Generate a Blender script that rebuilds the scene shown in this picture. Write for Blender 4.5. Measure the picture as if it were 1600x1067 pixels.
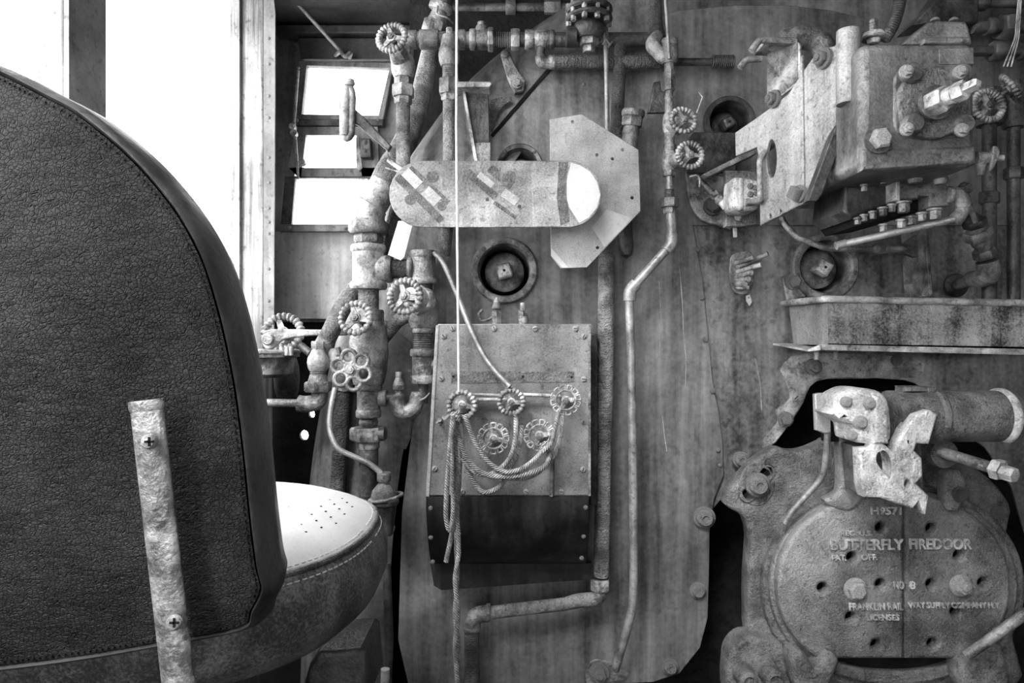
import bpy, math, random
from mathutils import Vector, Matrix
random.seed(7)
PI = math.pi
for o in list(bpy.data.objects): bpy.data.objects.remove(o)
SC = bpy.context.scene
COL = SC.collection
# ------------------------------------------------------------------ camera, sky, exposure
F = 1066.667          # focal length in photo pixels (24 mm on 36 mm, 1600 px wide)
CZ = 1.10             # eye height above cab floor
cam = bpy.data.cameras.new('camera'); cam.lens = 24; cam.sensor_width = 36; cam.clip_start = .02
co = bpy.data.objects.new('camera', cam); COL.objects.link(co)
co.location = (0, 0, CZ); co.rotation_euler = (PI/2, 0, 0)
SC.camera = co
wd = bpy.data.worlds.new('overcast_sky'); SC.world = wd; wd.use_nodes = True
wd.node_tree.nodes['Background'].inputs[0].default_value = (1, 1, 1, 1)
wd.node_tree.nodes['Background'].inputs[1].default_value = 8.0
sun = bpy.data.lights.new('hazy_sun', 'SUN'); sun.energy = 3.6; sun.angle = math.radians(14)
so = bpy.data.objects.new('hazy_sun', sun); COL.objects.link(so)
so.rotation_euler = Vector((.27, .62, -.62)).to_track_quat('-Z', 'Y').to_euler()
vs = SC.view_settings
vs.view_transform = 'Standard'; vs.look = 'None'; vs.gamma = 1; vs.exposure = 0.15; vs.use_curve_mapping = False

# ------------------------------------------------------------------ materials
def mat(name, c0, c1, scale=9, rough=.6, metal=.0, bump=.25, bscale=70, streak=0., speck=.25, kind=None, blend=(.35, .65), grime=.5, spots=None):
    bump *= 1.6
    m = bpy.data.materials.new(name); m.use_nodes = True
    nt = m.node_tree; N = nt.nodes; L = nt.links
    b = N['Principled BSDF']
    if c1 < .03: b.inputs['Specular IOR Level'].default_value = .12
    b.inputs['Roughness'].default_value = rough; b.inputs['Metallic'].default_value = metal
    tc = N.new('ShaderNodeTexCoord'); src = tc.outputs['Object']
    def noise(sc, det=6, vec=None, rgh=.6):
        n = N.new('ShaderNodeTexNoise'); n.inputs['Scale'].default_value = sc
        n.inputs['Detail'].default_value = det; n.inputs['Roughness'].default_value = rgh
        L.new(vec if vec is not None else src, n.inputs['Vector']); return n.outputs['Fac']
    def mapping(s, v=None):
        n = N.new('ShaderNodeMapping'); n.inputs['Scale'].default_value = s
        L.new(v if v is not None else src, n.inputs['Vector']); return n.outputs['Vector']
    def math_(op, a, bb, c=None):
        n = N.new('ShaderNodeMath'); n.operation = op
        for i, q in enumerate((a, bb, c)):
            if q is None: continue
            if isinstance(q, (int, float)): n.inputs[i].default_value = q
            else: L.new(q, n.inputs[i])
        return n.outputs[0]
    f = noise(scale, 8)
    if kind == 'wood':
        f = noise(1, 6, mapping((70, 70, 3)))
    if streak:
        s = noise(1, 5, mapping((28, 28, 2.2)))
        f = math_('ADD', math_('MULTIPLY', f, 1-streak), math_('MULTIPLY', s, streak))
    fine = noise(bscale*2.2, 4)
    if speck:
        f = math_('ADD', math_('MULTIPLY', f, 1-speck), math_('MULTIPLY', fine, speck))
    if kind != 'wood':
        f = math_('MULTIPLY_ADD', math_('SUBTRACT', f, .5), 1.5, .5)
    r = N.new('ShaderNodeValToRGB'); L.new(f, r.inputs[0])
    r.color_ramp.elements[0].position = blend[0]; r.color_ramp.elements[1].position = blend[1]
    r.color_ramp.elements[0].color = (c0, c0, c0, 1); r.color_ramp.elements[1].color = (c1, c1, c1, 1)
    if grime:
        g1 = N.new('ShaderNodeMapRange'); g1.inputs['From Min'].default_value = .36; g1.inputs['From Max'].default_value = .62
        g1.inputs['To Min'].default_value = 1-grime; g1.inputs['To Max'].default_value = 1.08
        L.new(noise(scale*.45, 9, None, .68), g1.inputs['Value'])
        g2 = N.new('ShaderNodeMapRange'); g2.inputs['From Min'].default_value = .33; g2.inputs['From Max'].default_value = .42
        g2.inputs['To Min'].default_value = 1-(grime*.9 if spots is None else spots); g2.inputs['To Max'].default_value = 1
        L.new(noise(bscale*.8, 3), g2.inputs['Value'])
        gm = N.new('ShaderNodeMix'); gm.data_type = 'RGBA'; gm.blend_type = 'MULTIPLY'; gm.inputs['Factor'].default_value = 1
        L.new(r.outputs[0], gm.inputs['A']); L.new(math_('MULTIPLY', g1.outputs[0], g2.outputs[0]), gm.inputs['B'])
        L.new(gm.outputs['Result'], b.inputs['Base Color'])
    else:
        L.new(r.outputs[0], b.inputs['Base Color'])
    h = math_('ADD', math_('MULTIPLY', noise(bscale, 5), .7), math_('MULTIPLY', fine, .3))
    uv = tc.outputs['UV']
    if kind == 'lag':        # wound lagging: rings along the pipe
        w = N.new('ShaderNodeTexWave'); w.bands_direction = 'Y'; w.inputs['Scale'].default_value = 42
        w.inputs['Distortion'].default_value = 9; w.inputs['Detail'].default_value = 4; w.inputs['Detail Scale'].default_value = 3
        L.new(uv, w.inputs['Vector'])
        h = math_('ADD', math_('MULTIPLY', h, 1.3), math_('MULTIPLY', w.outputs['Fac'], .2))
    if kind == 'rope':
        w = N.new('ShaderNodeTexWave'); w.bands_direction = 'DIAGONAL'; w.inputs['Scale'].default_value = 120
        w.inputs['Distortion'].default_value = .6
        L.new(uv, w.inputs['Vector'])
        h = math_('ADD', math_('MULTIPLY', h, .4), math_('MULTIPLY', w.outputs['Fac'], .6))
    if kind == 'leather':
        v = N.new('ShaderNodeTexVoronoi'); v.feature = 'DISTANCE_TO_EDGE'; v.inputs['Scale'].default_value = 300
        nn = N.new('ShaderNodeTexNoise'); nn.inputs['Scale'].default_value = 60; L.new(src, nn.inputs['Vector'])
        mx = N.new('ShaderNodeVectorMath'); mx.operation = 'MULTIPLY_ADD'
        L.new(nn.outputs['Color'], mx.inputs[0]); mx.inputs[1].default_value = (.008, .008, .008); L.new(src, mx.inputs[2])
        L.new(mx.outputs[0], v.inputs['Vector'])
        big = noise(1, 5, mapping((45, 45, 120)))
        h = math_('ADD', math_('MULTIPLY', math_('MINIMUM', v.outputs['Distance'], .14), 1.6), math_('MULTIPLY', big, .7))
    if kind == 'wood':
        h = f
    bp = N.new('ShaderNodeBump'); bp.inputs['Strength'].default_value = bump; bp.inputs['Distance'].default_value = .008
    L.new(h, bp.inputs['Height']); L.new(bp.outputs[0], b.inputs['Normal'])
    rr = N.new('ShaderNodeMapRange'); rr.inputs['To Min'].default_value = max(.15, rough-.15); rr.inputs['To Max'].default_value = min(1, rough+.2)
    L.new(noise(scale*2.5, 4), rr.inputs['Value']); L.new(rr.outputs[0], b.inputs['Roughness'])
    return m

M = {}
M['jacket'] = mat('grimy_jacket_sheet', .07, .34, 5, .42, .5, .16, 40, .55, .16, grime=.55, spots=.22)
M['jacket2'] = mat('worn_jacket_sheet', .06, .40, 5, .42, .5, .2, 50, .5, .2, grime=.6, spots=.3)
M['shoulder'] = mat('backhead_plate', .05, .26, 7, .45, .45, .2, 40, .5, .16, grime=.55, spots=.25)
M['soot_shade'] = mat('soot_shade_black', .006, .02, 9, .8, 0, .3, 60)  # near-black for sooty recesses; on the lower front wall it paints shade
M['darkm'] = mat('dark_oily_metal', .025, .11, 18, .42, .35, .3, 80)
M['midm'] = mat('grey_fitting_metal', .07, .36, 26, .45, .35, .35, 110)
M['lightm'] = mat('pale_dusty_metal', .18, .6, 22, .5, .25, .3, 110)
M['galv'] = mat('galvanised_sheet', .24, .44, 14, .45, .35, .08, 140, .15, .4, grime=.22)
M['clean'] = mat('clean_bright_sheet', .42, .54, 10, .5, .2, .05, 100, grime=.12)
M['capsule'] = mat('stained_sheet', .10, .36, 13, .5, .3, .15, 120, .2, .4)
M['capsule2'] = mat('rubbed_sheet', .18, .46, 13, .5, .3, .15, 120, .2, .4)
M['stain'] = mat('rust_stain', .09, .24, 60, .75, .1, .6, 200, 0, .5)
M['lag'] = mat('wound_lagging', .10, .36, 22, .85, 0, .6, 130, kind='lag')
M['lagd'] = mat('sooty_lagging', .035, .14, 22, .8, 0, .75, 130, kind='lag')
M['cast'] = mat('rough_cast_iron', .06, .26, 20, .6, .25, .6, 150, 0, .4)
M['door'] = mat('dusty_cast_door', .07, .30, 9, .6, .25, .5, 150, 0, .35)
M['castl'] = mat('dusty_pale_casting', .25, .75, 22, .6, .15, .5, 120, 0, .35, blend=(.3, .6))
M['wheel'] = mat('worn_wheel_iron', .16, .55, 40, .45, .35, .3, 160)
M['boxm'] = mat('scuffed_cover_sheet', .11, .32, 9, .45, .3, .12, 120, .15, .3)
M['boxd'] = mat('black_grease_sheet', .008, .05, 8, .35, .2, .15, 60, .6, .15, blend=(.42, .75))
M['plate'] = mat('dusty_bracket_steel', .15, .44, 9, .5, .25, .3, 120, .45, .3)
M['tank'] = mat('grey_tank_casting', .08, .26, 12, .45, .3, .3, 110, .1, .3)
M['wood'] = mat('weathered_wood', .13, .46, 9, .8, 0, .5, 60, kind='wood', speck=.1)
M['wall'] = mat('cab_wall_paint', .10, .30, 6, .55, .1, .12, 60, .55, .15)
M['wallp'] = mat('bare_wall_panel', .26, .48, 6, .5, .2, .1, 60, .6, .15, grime=.25)
M['tray'] = mat('rust_streaked_tray', .03, .42, 14, .55, .25, .3, 120, .45, .3, blend=(.38, .6))
M['pipem'] = mat('roof_shade_pipe_iron', .04, .2, 26, .5, .35, .35, 110)  # fitting metal darkened for overhead runs, roof shade put into the colour
M['walld'] = mat('dark_cab_paint', .02, .07, 6, .6, .1, .2, 60, .3)
M['post'] = mat('window_post_paint', .16, .30, 12, .6, .1, .15, 90, .2)
M['leather'] = mat('black_leather', .010, .025, 12, .5, 0, .42, 80, speck=.2, kind='leather', grime=.3)
M['band'] = mat('smooth_leather_band', .025, .07, 14, .38, 0, .15, 80)
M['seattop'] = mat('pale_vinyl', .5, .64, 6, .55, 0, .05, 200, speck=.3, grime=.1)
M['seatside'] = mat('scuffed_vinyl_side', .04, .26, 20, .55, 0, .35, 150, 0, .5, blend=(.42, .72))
M['bar'] = mat('peeling_chrome_bar', .12, .42, 45, .4, .4, .3, 120, 0, .25)
M['rope'] = mat('cotton_rope', .36, .62, 60, .9, 0, .6, 120, kind='rope')
M['string'] = mat('white_string', .5, .7, 60, .9, 0, .2, 200, grime=.1)
M['tube'] = mat('pale_tubing', .18, .42, 25, .4, .35, .12, 120)
M['black'] = mat('black_rubber', .008, .015, 30, .6, 0, .1, 100)
M['letter'] = mat('worn_raised_lettering', .30, .62, 60, .6, .25, .4, 180)
def glass():
    m = bpy.data.materials.new('dusty_glass'); m.use_nodes = True
    nt = m.node_tree; N = nt.nodes; L = nt.links; out = N['Material Output']; N.remove(N['Principled BSDF'])
    t = N.new('ShaderNodeBsdfTransparent'); t.inputs[0].default_value = (.93, .93, .93, 1)
    g = N.new('ShaderNodeBsdfGlossy'); g.inputs['Roughness'].default_value = .05
    d = N.new('ShaderNodeBsdfTranslucent'); d.inputs[0].default_value = (.8, .8, .8, 1)
    n = N.new('ShaderNodeTexNoise'); n.inputs['Scale'].default_value = 9
    a = N.new('ShaderNodeMixShader'); a.inputs[0].default_value = .06; L.new(t.outputs[0], a.inputs[1]); L.new(g.outputs[0], a.inputs[2])
    b = N.new('ShaderNodeMixShader'); r = N.new('ShaderNodeMath'); r.operation = 'MULTIPLY'; r.inputs[1].default_value = .35
    L.new(n.outputs['Fac'], r.inputs[0]); L.new(r.outputs[0], b.inputs[0]); L.new(a.outputs[0], b.inputs[1]); L.new(d.outputs[0], b.inputs[2])
    L.new(b.outputs[0], out.inputs[0]); return m
M['glass'] = glass()

# ------------------------------------------------------------------ helpers
def W(px, py, Y): return Vector(((px-800)*Y/F, Y, CZ-(py-533.5)*Y/F))
def S(px, Y): return px*Y/F
ORG = {}
def org(p): return ORG.get(p.name, Vector((0, 0, 0))) if p else Vector((0, 0, 0))
def tag(o, label=None, cat=None, group=None, kind=None):
    if label: o['label'] = label
    if cat: o['category'] = cat
    if group: o['group'] = group
    if kind: o['kind'] = kind
    return o
def thing(name, label, cat, loc, group=None):
    o = bpy.data.objects.new(name, None); o.empty_display_size = .05; COL.objects.link(o); o.location = loc
    ORG[o.name] = Vector(loc); return tag(o, label, cat, group)
def link(name, me, m, parent, at=None):
    o = bpy.data.objects.new(name, me); COL.objects.link(o)
    if m is not None and not me.materials: me.materials.append(M[m])
    if parent is not None:
        o.parent = parent; ORG[o.name] = org(parent)
    elif at is not None:
        o.location = at; ORG[o.name] = Vector(at)
    return o

class MB:
    def __init__(s): s.v = []; s.f = []; s.uv = []
    def add(s, vs, fs, uvs=None):
        b = len(s.v); s.v += [Vector(v) for v in vs]
        for i, f in enumerate(fs):
            s.f.append([b+k for k in f]); s.uv.append(uvs[i] if uvs else [(0, 0)]*len(f))
        return s
    def rings(s, rings, close=True, cap0=True, cap1=True, lens=None, circ=.1):
        n = len(rings[0]); vs = [p for r in rings for p in r]; fs = []; uv = []
        if lens is None:
            lens = [0]
            for i in range(1, len(rings)): lens.append(lens[-1]+(sum((rings[i][k]-rings[i-1][k]).length for k in range(n))/n))
        for i in range(len(rings)-1):
            for k in range(n if close else n-1):
                k2 = (k+1) % n
                fs.append([i*n+k, i*n+k2, (i+1)*n+k2, (i+1)*n+k])
                a, b = circ*k/n, circ*(k+1)/n
                uv.append([(a, lens[i]), (b, lens[i]), (b, lens[i+1]), (a, lens[i+1])])
        if cap0: fs.append(list(range(n))[::-1]); uv.append([(0, 0)]*n)
        if cap1: fs.append([(len(rings)-1)*n+k for k in range(n)]); uv.append([(0, 0)]*n)
        return s.add(vs, fs, uv)
    def tube(s, path, r, seg=14, fil=0, closed=False, caps=True):
        P = [Vector(p) for p in path]
        R = list(r) if isinstance(r, (list, tuple)) else [r]*len(P)
        if fil and len(P) > 2:
            q = [P[0]]; rq = [R[0]]
            for i in range(1, len(P)-1):
                a, b, c = P[i-1], P[i], P[i+1]
                d1 = min(fil, (a-b).length*.48); d2 = min(fil, (c-b).length*.48)
                p0 = b+(a-b).normalized()*d1; p2 = b+(c-b).normalized()*d2
                for t in (0, .2, .4, .6, .8, 1):
                    q.append(p0*(1-t)**2+b*2*t*(1-t)+p2*t*t); rq.append(R[i])
            q.append(P[-1]); rq.append(R[-1]); P, R = q, rq
        n = len(P); T = []
        for i in range(n):
            if closed: t = P[(i+1) % n]-P[i-1]
            else: t = P[min(i+1, n-1)]-P[max(i-1, 0)]
            T.append(t.normalized() if t.length > 1e-9 else Vector((0, 0, 1)))
        u = T[0].orthogonal().normalized(); rings = []
        for i in range(n):
            u = (u-T[i]*u.dot(T[i])).normalized(); w = T[i].cross(u)
            rings.append([P[i]+(u*math.cos(2*PI*k/seg)+w*math.sin(2*PI*k/seg))*R[i] for k in range(seg)])
        if closed: rings.append(rings[0])
        return s.rings(rings, True, caps and not closed, caps and not closed, circ=2*PI*max(R))
    def lathe(s, prof, o, ax, seg=24, ph=0, caps=True):       # prof: (radius, distance along axis)
        o = Vector(o); ax = Vector(ax).normalized(); u = ax.orthogonal().normalized()
        if abs(ax.z) < .9: u = (Vector((0, 0, 1))-ax*ax.z).normalized()
        w = ax.cross(u)
        rings = [[o+ax*t+(u*math.cos(2*PI*k/seg+ph)+w*math.sin(2*PI*k/seg+ph))*max(r, 1e-5) for k in range(seg)] for r, t in prof]
        return s.rings(rings, True, caps, caps, circ=2*PI*max(p[0] for p in prof))
    def hexn(s, o, ax, r, l, ph=PI/6, seg=6):
        c = min(r*.12, l*.2)
        return s.lathe([(r*.9, 0), (r, c), (r, l-c), (r*.9, l)], o, ax, seg, ph)
    def box(s, c, size, rot=None):
        c = Vector(c); h = Vector(size)*.5; q = []
        for z in (-1, 1):
            for x, y in ((-1, -1), (1, -1), (1, 1), (-1, 1)):
                p = Vector((x*h.x, y*h.y, z*h.z))
                if rot is not None: p = rot @ p
                q.append(c+p)
        return s.add(q, [[3, 2, 1, 0], [4, 5, 6, 7], [0, 1, 5, 4], [1, 2, 6, 5], [2, 3, 7, 6], [3, 0, 4, 7]])
    def loft(s, A, B): return s.rings([[Vector(p) for p in A], [Vector(p) for p in B]])
    def build(s, name, m, parent=None, bevel=0, at=None, ang=38, **kw):
        me = bpy.data.meshes.new(name)
        off = org(parent) if parent else (Vector(at) if at is not None else Vector((0, 0, 0)))
        me.from_pydata([v-off for v in s.v], [], s.f)
        ul = me.uv_layers.new(name='UVMap'); i = 0
        for u in s.uv:
            for c in u: ul.data[i].uv = c; i += 1
        me.polygons.foreach_set('use_smooth', [True]*len(me.polygons))
        me.set_sharp_from_angle(angle=math.radians(ang))
        o = link(name, me, m, parent, at)
        if bevel:
            b = o.modifiers.new('bevel', 'BEVEL'); b.width = bevel; b.segments = 2; b.limit_method = 'ANGLE'; b.angle_limit = math.radians(40)
        if kw: tag(o, **kw)
        return o

def smooth_poly(pts, n=6):                       # closed Catmull-Rom through the points
    q = []; L = len(pts)
    for i in range(L):
        p0, p1, p2, p3 = (Vector(pts[(i+k-1) % L]) for k in range(4))
        for t in range(n):
            t /= n
            q.append(.5*((2*p1)+(p2-p0)*t+(2*p0-5*p1+4*p2-p3)*t*t+(3*p1-p0-3*p2+p3)*t**3))
    return [tuple(p) for p in q]
def spl(pts, n=8):                               # open Catmull-Rom (3D)
    P = [Vector(p) for p in pts]; P = [P[0]*2-P[1]]+P+[P[-1]*2-P[-2]]; q = []
    for i in range(1, len(P)-2):
        p0, p1, p2, p3 = P[i-1:i+3]
        for t in range(n):
            t /= n
            q.append(.5*((2*p1)+(p2-p0)*t+(2*p0-5*p1+4*p2-p3)*t*t+(3*p1-p0-3*p2+p3)*t**3))
    return q+[P[-2]]
def ell(cx, cy, rx, ry, n=20, e=2., a0=0): 
    q = []
    for k in range(n):
        a = 2*PI*k/n+a0; c, s_ = math.cos(a), math.sin(a)
        q.append((cx+rx*math.copysign(abs(c)**(2/e), c), cy+ry*math.copysign(abs(s_)**(2/e), s_)))
    return q
def rrect(x0, y0, x1, y1, r, n=5):
    q = []
    for cx, cy, a in ((x1-r, y1-r, 0), (x0+r, y1-r, PI/2), (x0+r, y0+r, PI), (x1-r, y0+r, 1.5*PI)):
        for k in range(n+1): q.append((cx+r*math.cos(a+PI/2*k/n), cy+r*math.sin(a+PI/2*k/n)))
    return q
def plate2(name, loops, frame, thick, m, parent, bevel=0, at=None, ang=38, **kw):
    """loops: 2D outlines (first outer, rest holes) in frame's u,v; front face at +n, back at -thick"""
    cu = bpy.data.curves.new('c', 'CURVE'); cu.dimensions = '2D'; cu.fill_mode = 'BOTH'
    bevel = min(bevel, thick*.45)
    cu.extrude = thick/2-bevel; cu.bevel_depth = bevel; cu.bevel_resolution = 2; cu.offset = -bevel
    for lp in loops:
        sp = cu.splines.new('POLY'); sp.points.add(len(lp)-1); sp.use_cyclic_u = True
        for k, p in enumerate(lp): sp.points[k].co = (p[0], p[1], 0, 1)
    ob = bpy.data.objects.new('c', cu); me = bpy.data.meshes.new_from_object(ob)
    bpy.data.objects.remove(ob); bpy.data.curves.remove(cu)
    off = org(parent) if parent else (Vector(at) if at is not None else Vector((0, 0, 0)))
    me.transform(Matrix.Translation(-off) @ frame @ Matrix.Translation((0, 0, -thick/2)))
    me.materials.clear(); me.name = name
    me.polygons.foreach_set('use_smooth', [True]*len(me.polygons)); me.set_sharp_from_angle(angle=math.radians(ang))
    o = link(name, me, m, parent, at)
    if kw: tag(o, **kw)
    return o
def frame(o, u, v):
    u = Vector(u).normalized(); v = Vector(v).normalized(); n = u.cross(v)
    m = Matrix((u, v, n)).transposed().to_4x4(); m.translation = o; return m
def plate(name, px, Y, thick, m, parent=None, holes=(), bevel=0, **kw):
    """flat sheet facing the camera's side of the cab, traced in pixels at distance Y"""
    fr = frame(Vector((0, Y, 0)), (1, 0, 0), (0, 0, 1))
    lp = [[(W(a, b, Y).x, W(a, b, Y).z) for a, b in q] for q in [px]+list(holes)]
    return plate2(name, lp, fr, thick, m, parent, bevel, **kw)
def hit(px, py, o, n):
    c = Vector((0, 0, CZ)); d = W(px, py, 1)-c
    return c+d*((Vector(o)-c).dot(n)/d.dot(n))
def plate_on(name, px, o, u, thick, m, parent=None, holes=(), bevel=0, v=(0, 0, 1), **kw):
    fr = frame(Vector(o), u, v); inv = fr.inverted(); n = fr.to_3x3() @ Vector((0, 0, 1))
    lp = []
    for q in [px]+list(holes):
        l = []
        for a, b in q:
            p = inv @ hit(a, b, o, n); l.append((p.x, p.y))
        lp.append(l)
    return plate2(name, lp, fr, thick, m, parent, bevel, **kw)
TOW = Vector((0, -1, 0)); UP = Vector((0, 0, 1)); RT = Vector((1, 0, 0))

# shared bolt meshes, unit radius, axis +Z
def unit(name, fn, m):
    b = MB(); fn(b); o = b.build(name, m); me = o.data; bpy.data.objects.remove(o); return me
Z = Vector((0, 0, 1)); O0 = Vector((0, 0, 0))
def _bolt(b): b.lathe([(1, -.2), (1, .14), (.86, .2)], O0, Z, 18); b.hexn(Z*.18, Z, .72, .6); b.lathe([(.35, .7), (.35, .95), (.22, 1.05), (0, 1.05)], O0, Z, 12)
def _hexb(b): b.lathe([(1, -.2), (1, .1), (.9, .16)], O0, Z, 18); b.lathe([(.78, .1), (.8, .2), (.8, .62), (.6, .78), (0, .8)], O0, Z, 6)
def _rivet(b): b.lathe([(1, -.2), (1, .1), (.85, .38), (.5, .58), (0, .65)], O0, Z, 14)
def _screw(b):
    b.lathe([(1, -.3), (1, .25), (.8, .42), (0, .5)], O0, Z, 14)
def _slot(b): b.box((0, 0, .47), (1.5, .24, .1))
def _round(b): b.lathe([(1, -.2), (1, .25), (.9, .35), (.78, .35), (.75, .6), (.6, .75), (.3, .75), (.28, .6), (0, .6)], O0, Z, 20)
def _sq(b): b.lathe([(1, -.2), (1, .15), (.9, .2)], O0, Z, 18); b.lathe([(.85, .15), (.9, .25), (.9, 1.0), (.75, 1.15), (0, 1.15)], O0, Z, 4, PI/4)
U = {}
for k, fn, m in (('bolt', _bolt, 'midm'), ('hex', _hexb, 'midm'), ('rivet', _rivet, 'midm'), ('screw', _screw, 'lightm'),
                 ('slot', _slot, 'black'), ('round', _round, 'midm'), ('sq', _sq, 'midm')):
    U[k] = unit('bolt_'+k, fn, m)
UM = {}
def bolt(parent, pos, r, kind='bolt', ax=TOW, m=None, spin=None, name=None, **kw):
    me = U[kind]
    if m:
        if (kind, m) not in UM:
            c = me.copy(); c.materials.clear(); c.materials.append(M[m]); UM[(kind, m)] = c
        me = UM[(kind, m)]
    nm = name or {'bolt': 'bolt', 'hex': 'bolt', 'rivet': 'rivet', 'screw': 'screw', 'slot': 'slot', 'round': 'bolt', 'sq': 'bolt'}[kind]
    o = bpy.data.objects.new(nm, me); COL.objects.link(o)
    q = Vector(ax).to_track_quat('Z', 'Y').to_matrix().to_4x4() @ Matrix.Rotation(random.uniform(0, 1) if spin is None else spin, 4, 'Z')
    mtx = Matrix.Translation(Vector(pos)-org(parent)) @ q @ Matrix.Scale(r, 4)
    if parent: o.parent = parent
    o.matrix_basis = mtx
    if kind == 'screw':
        s_ = bpy.data.objects.new('slot', U['slot']); COL.objects.link(s_); s_.parent = o; s_.rotation_euler.z = random.uniform(0, 3)
    return o
def bpx(parent, px, py, Y, r, kind='bolt', **kw): return bolt(parent, W(px, py, Y), S(r, Y), kind, **kw)

# stack of fittings along a line; segs: (name, kind, f0, f1, radius, material), f in metres along the line
def stack(t, A, B, segs, seg=20):
    A = Vector(A); ax = (Vector(B)-A).normalized(); out = []
    for nm, kd, f0, f1, r, m in segs:
        b = MB(); l = f1-f0; o = A+ax*f0
        if kd == 'hex': b.hexn(o, ax, r*1.08, l, random.choice((0, PI/6, .25)))
        elif kd == 'oct': b.hexn(o, ax, r*1.04, l, PI/8, 8)
        elif kd == 'ring':
            c = min(l*.3, r*.12); b.lathe([(r*.93, 0), (r, c), (r, l-c), (r*.93, l)], o, ax, seg)
        elif kd == 'bulge': b.lathe([(r*.75, 0), (r*.92, l*.2), (r, l*.5), (r*.92, l*.8), (r*.75, l)], o, ax, seg)
        elif kd == 'cone': b.lathe([(r[0], 0), (r[1], l)], o, ax, seg)
        elif kd == 'thread':
            n = max(2, int(l/.004)); b.lathe([(r*(1 if k % 2 else .86), l*k/(2*n)) for k in range(2*n+1)], o, ax, seg)
        elif kd == 'dome': b.lathe([(r, 0), (r*.95, l*.4), (r*.7, l*.8), (0, l)], o, ax, seg)
        else: b.lathe([(r, 0), (r, l)], o, ax, seg)
        out.append(b.build(nm, m, t))
    return out
def vstack(t, px, Y, rows, m='midm', seg=20):
    """vertical stack: rows of (name, kind, y_top_px, y_bottom_px, r_px[, material])"""
    A = W(px, rows[0][2], Y)
    y0 = rows[0][2]
    return stack(t, A, A-UP, [(r[0], r[1], S(r[2]-y0, Y), S(r[3]-y0, Y), (S(r[4], Y) if not isinstance(r[4], tuple) else tuple(S(q, Y) for q in r[4])), r[5] if len(r) > 5 else m) for r in rows], seg)
def hstack(t, py, Y, rows, m='midm'):
    A = W(rows[0][2], py, Y); x0 = rows[0][2]
    return stack(t, A, A+RT, [(r[0], r[1], S(r[2]-x0, Y), S(r[3]-x0, Y), (S(r[4], Y) if not isinstance(r[4], tuple) else tuple(S(q, Y) for q in r[4])), r[5] if len(r) > 5 else m) for r in rows])
def pipe(t, pts, rpx, m, name='pipe', fil=0, seg=14, sub=None, **kw):
    P = [W(*p) for p in pts]; Y = pts[0][2]
    b = MB()
    r = [S(q, Y) for q in rpx] if isinstance(rpx, (list, tuple)) else S(rpx, Y)
    b.tube(P, r, seg, S(fil, Y)); return b.build(name, m, t, **kw)
def lump(path, n, amp):
    return path

# ------------------------------------------------------------------ handwheels
def wheel(parent, c, ax, R, kind='fluted', m='wheel', n=20, spin=0.):
    ax = Vector(ax).normalized(); u = (UP-ax*ax.z).normalized(); w = ax.cross(u); c = Vector(c)
    def pt(r, a, z): return c+(u*math.cos(a+spin)+w*math.sin(a+spin))*r+ax*z
    b = MB()
    if kind == 'fluted':
        ns = n*6; rings = []
        for i in range(ns):
            a = 2*PI*i/ns; mod = .62+.40*(.5+.5*math.cos(n*a))**.55
            rings.append([pt(R*(.80+.20*mod*math.cos(t)), a, R*.19*mod*math.sin(t)) for t in [2*PI*k/10 for k in range(10)]])
        rings.append(rings[0]); b.rings(rings, True, False, False)
    elif kind == 'cell':
        for rr, tr in ((.62, .075),):
            b.tube([pt(R*rr, 2*PI*k/36, 0) for k in range(36)], R*tr, 8, closed=True)
        nc = 12
        for k in range(nc):
            a = 2*PI*k/nc; d = PI/nc*.7
            b.tube([pt(R*.62, a-d, 0), pt(R*.92, a-d, 0), pt(R*.94, a, 0), pt(R*.92, a+d, 0), pt(R*.62, a+d, 0)], R*.06, 7, R*.05)
    elif kind == 'rosette':
        for k in range(6):
            a = 2*PI*k/6
            b.tube([c+(u*math.cos(a+spin)+w*math.sin(a+spin))*R*.62+(u*math.cos(2*PI*j/18)+w*math.sin(2*PI*j/18))*R*.32 for j in range(18)], R*.1, 8, closed=True)
    rim = b.build('handwheel', m, parent)
    h = MB()
    sp = {'fluted': 3, 'cell': 3, 'rosette': 6}[kind]
    for k in range(sp):
        a = 2*PI*k/sp+.35
        h.add([pt(R*.2, a-.9, .06*R), pt(R*.68, a-.16, .06*R), pt(R*.68, a+.16, .06*R), pt(R*.2, a+.9, .06*R), pt(R*.2, a-.9, -.06*R), pt(R*.68, a-.16, -.06*R), pt(R*.68, a+.16, -.06*R), pt(R*.2, a+.9, -.06*R)], [[0, 1, 2, 3], [7, 6, 5, 4], [0, 4, 5, 1], [1, 5, 6, 2], [2, 6, 7, 3], [3, 7, 4, 0]]) if kind != 'rosette' else h.tube([pt(R*.08, a, 0), pt(R*.38, a, 0)], [R*.13, R*.1], 8)
    h.lathe([(R*.24, -R*.18), (R*.30, -R*.05), (R*.28, R*.1), (R*.22, R*.14)], c, ax, 18)
    h.build('spider', m, rim)
    g = MB(); g.hexn(c+ax*R*.13, ax, R*.21, R*.16); g.lathe([(R*.11, R*.25), (R*.11, R*.33), (R*.08, R*.34), (0, R*.34)], c, ax, 12)
    g.build('hub_nut', 'midm', rim)
    return rim
def wheel_px(t, px, py, Y, R, kind='fluted', ax=(0, -1, 0), stem=.05, m='wheel', n=20, spin=0., stem_m='midm'):
    c = W(px, py, Y); ax = Vector(ax).normalized()
    wheel(t, c, ax, S(R, Y), kind, m, n, spin)
    if stem:
        b = MB(); b.tube([c-ax*stem, c], S(R*.16, Y), 10); b.build('stem', stem_m, t)
        g = MB(); g.hexn(c-ax*stem*.95, ax, S(R*.36, Y), stem*.35); g.build('packing_nut', stem_m, t)

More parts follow.
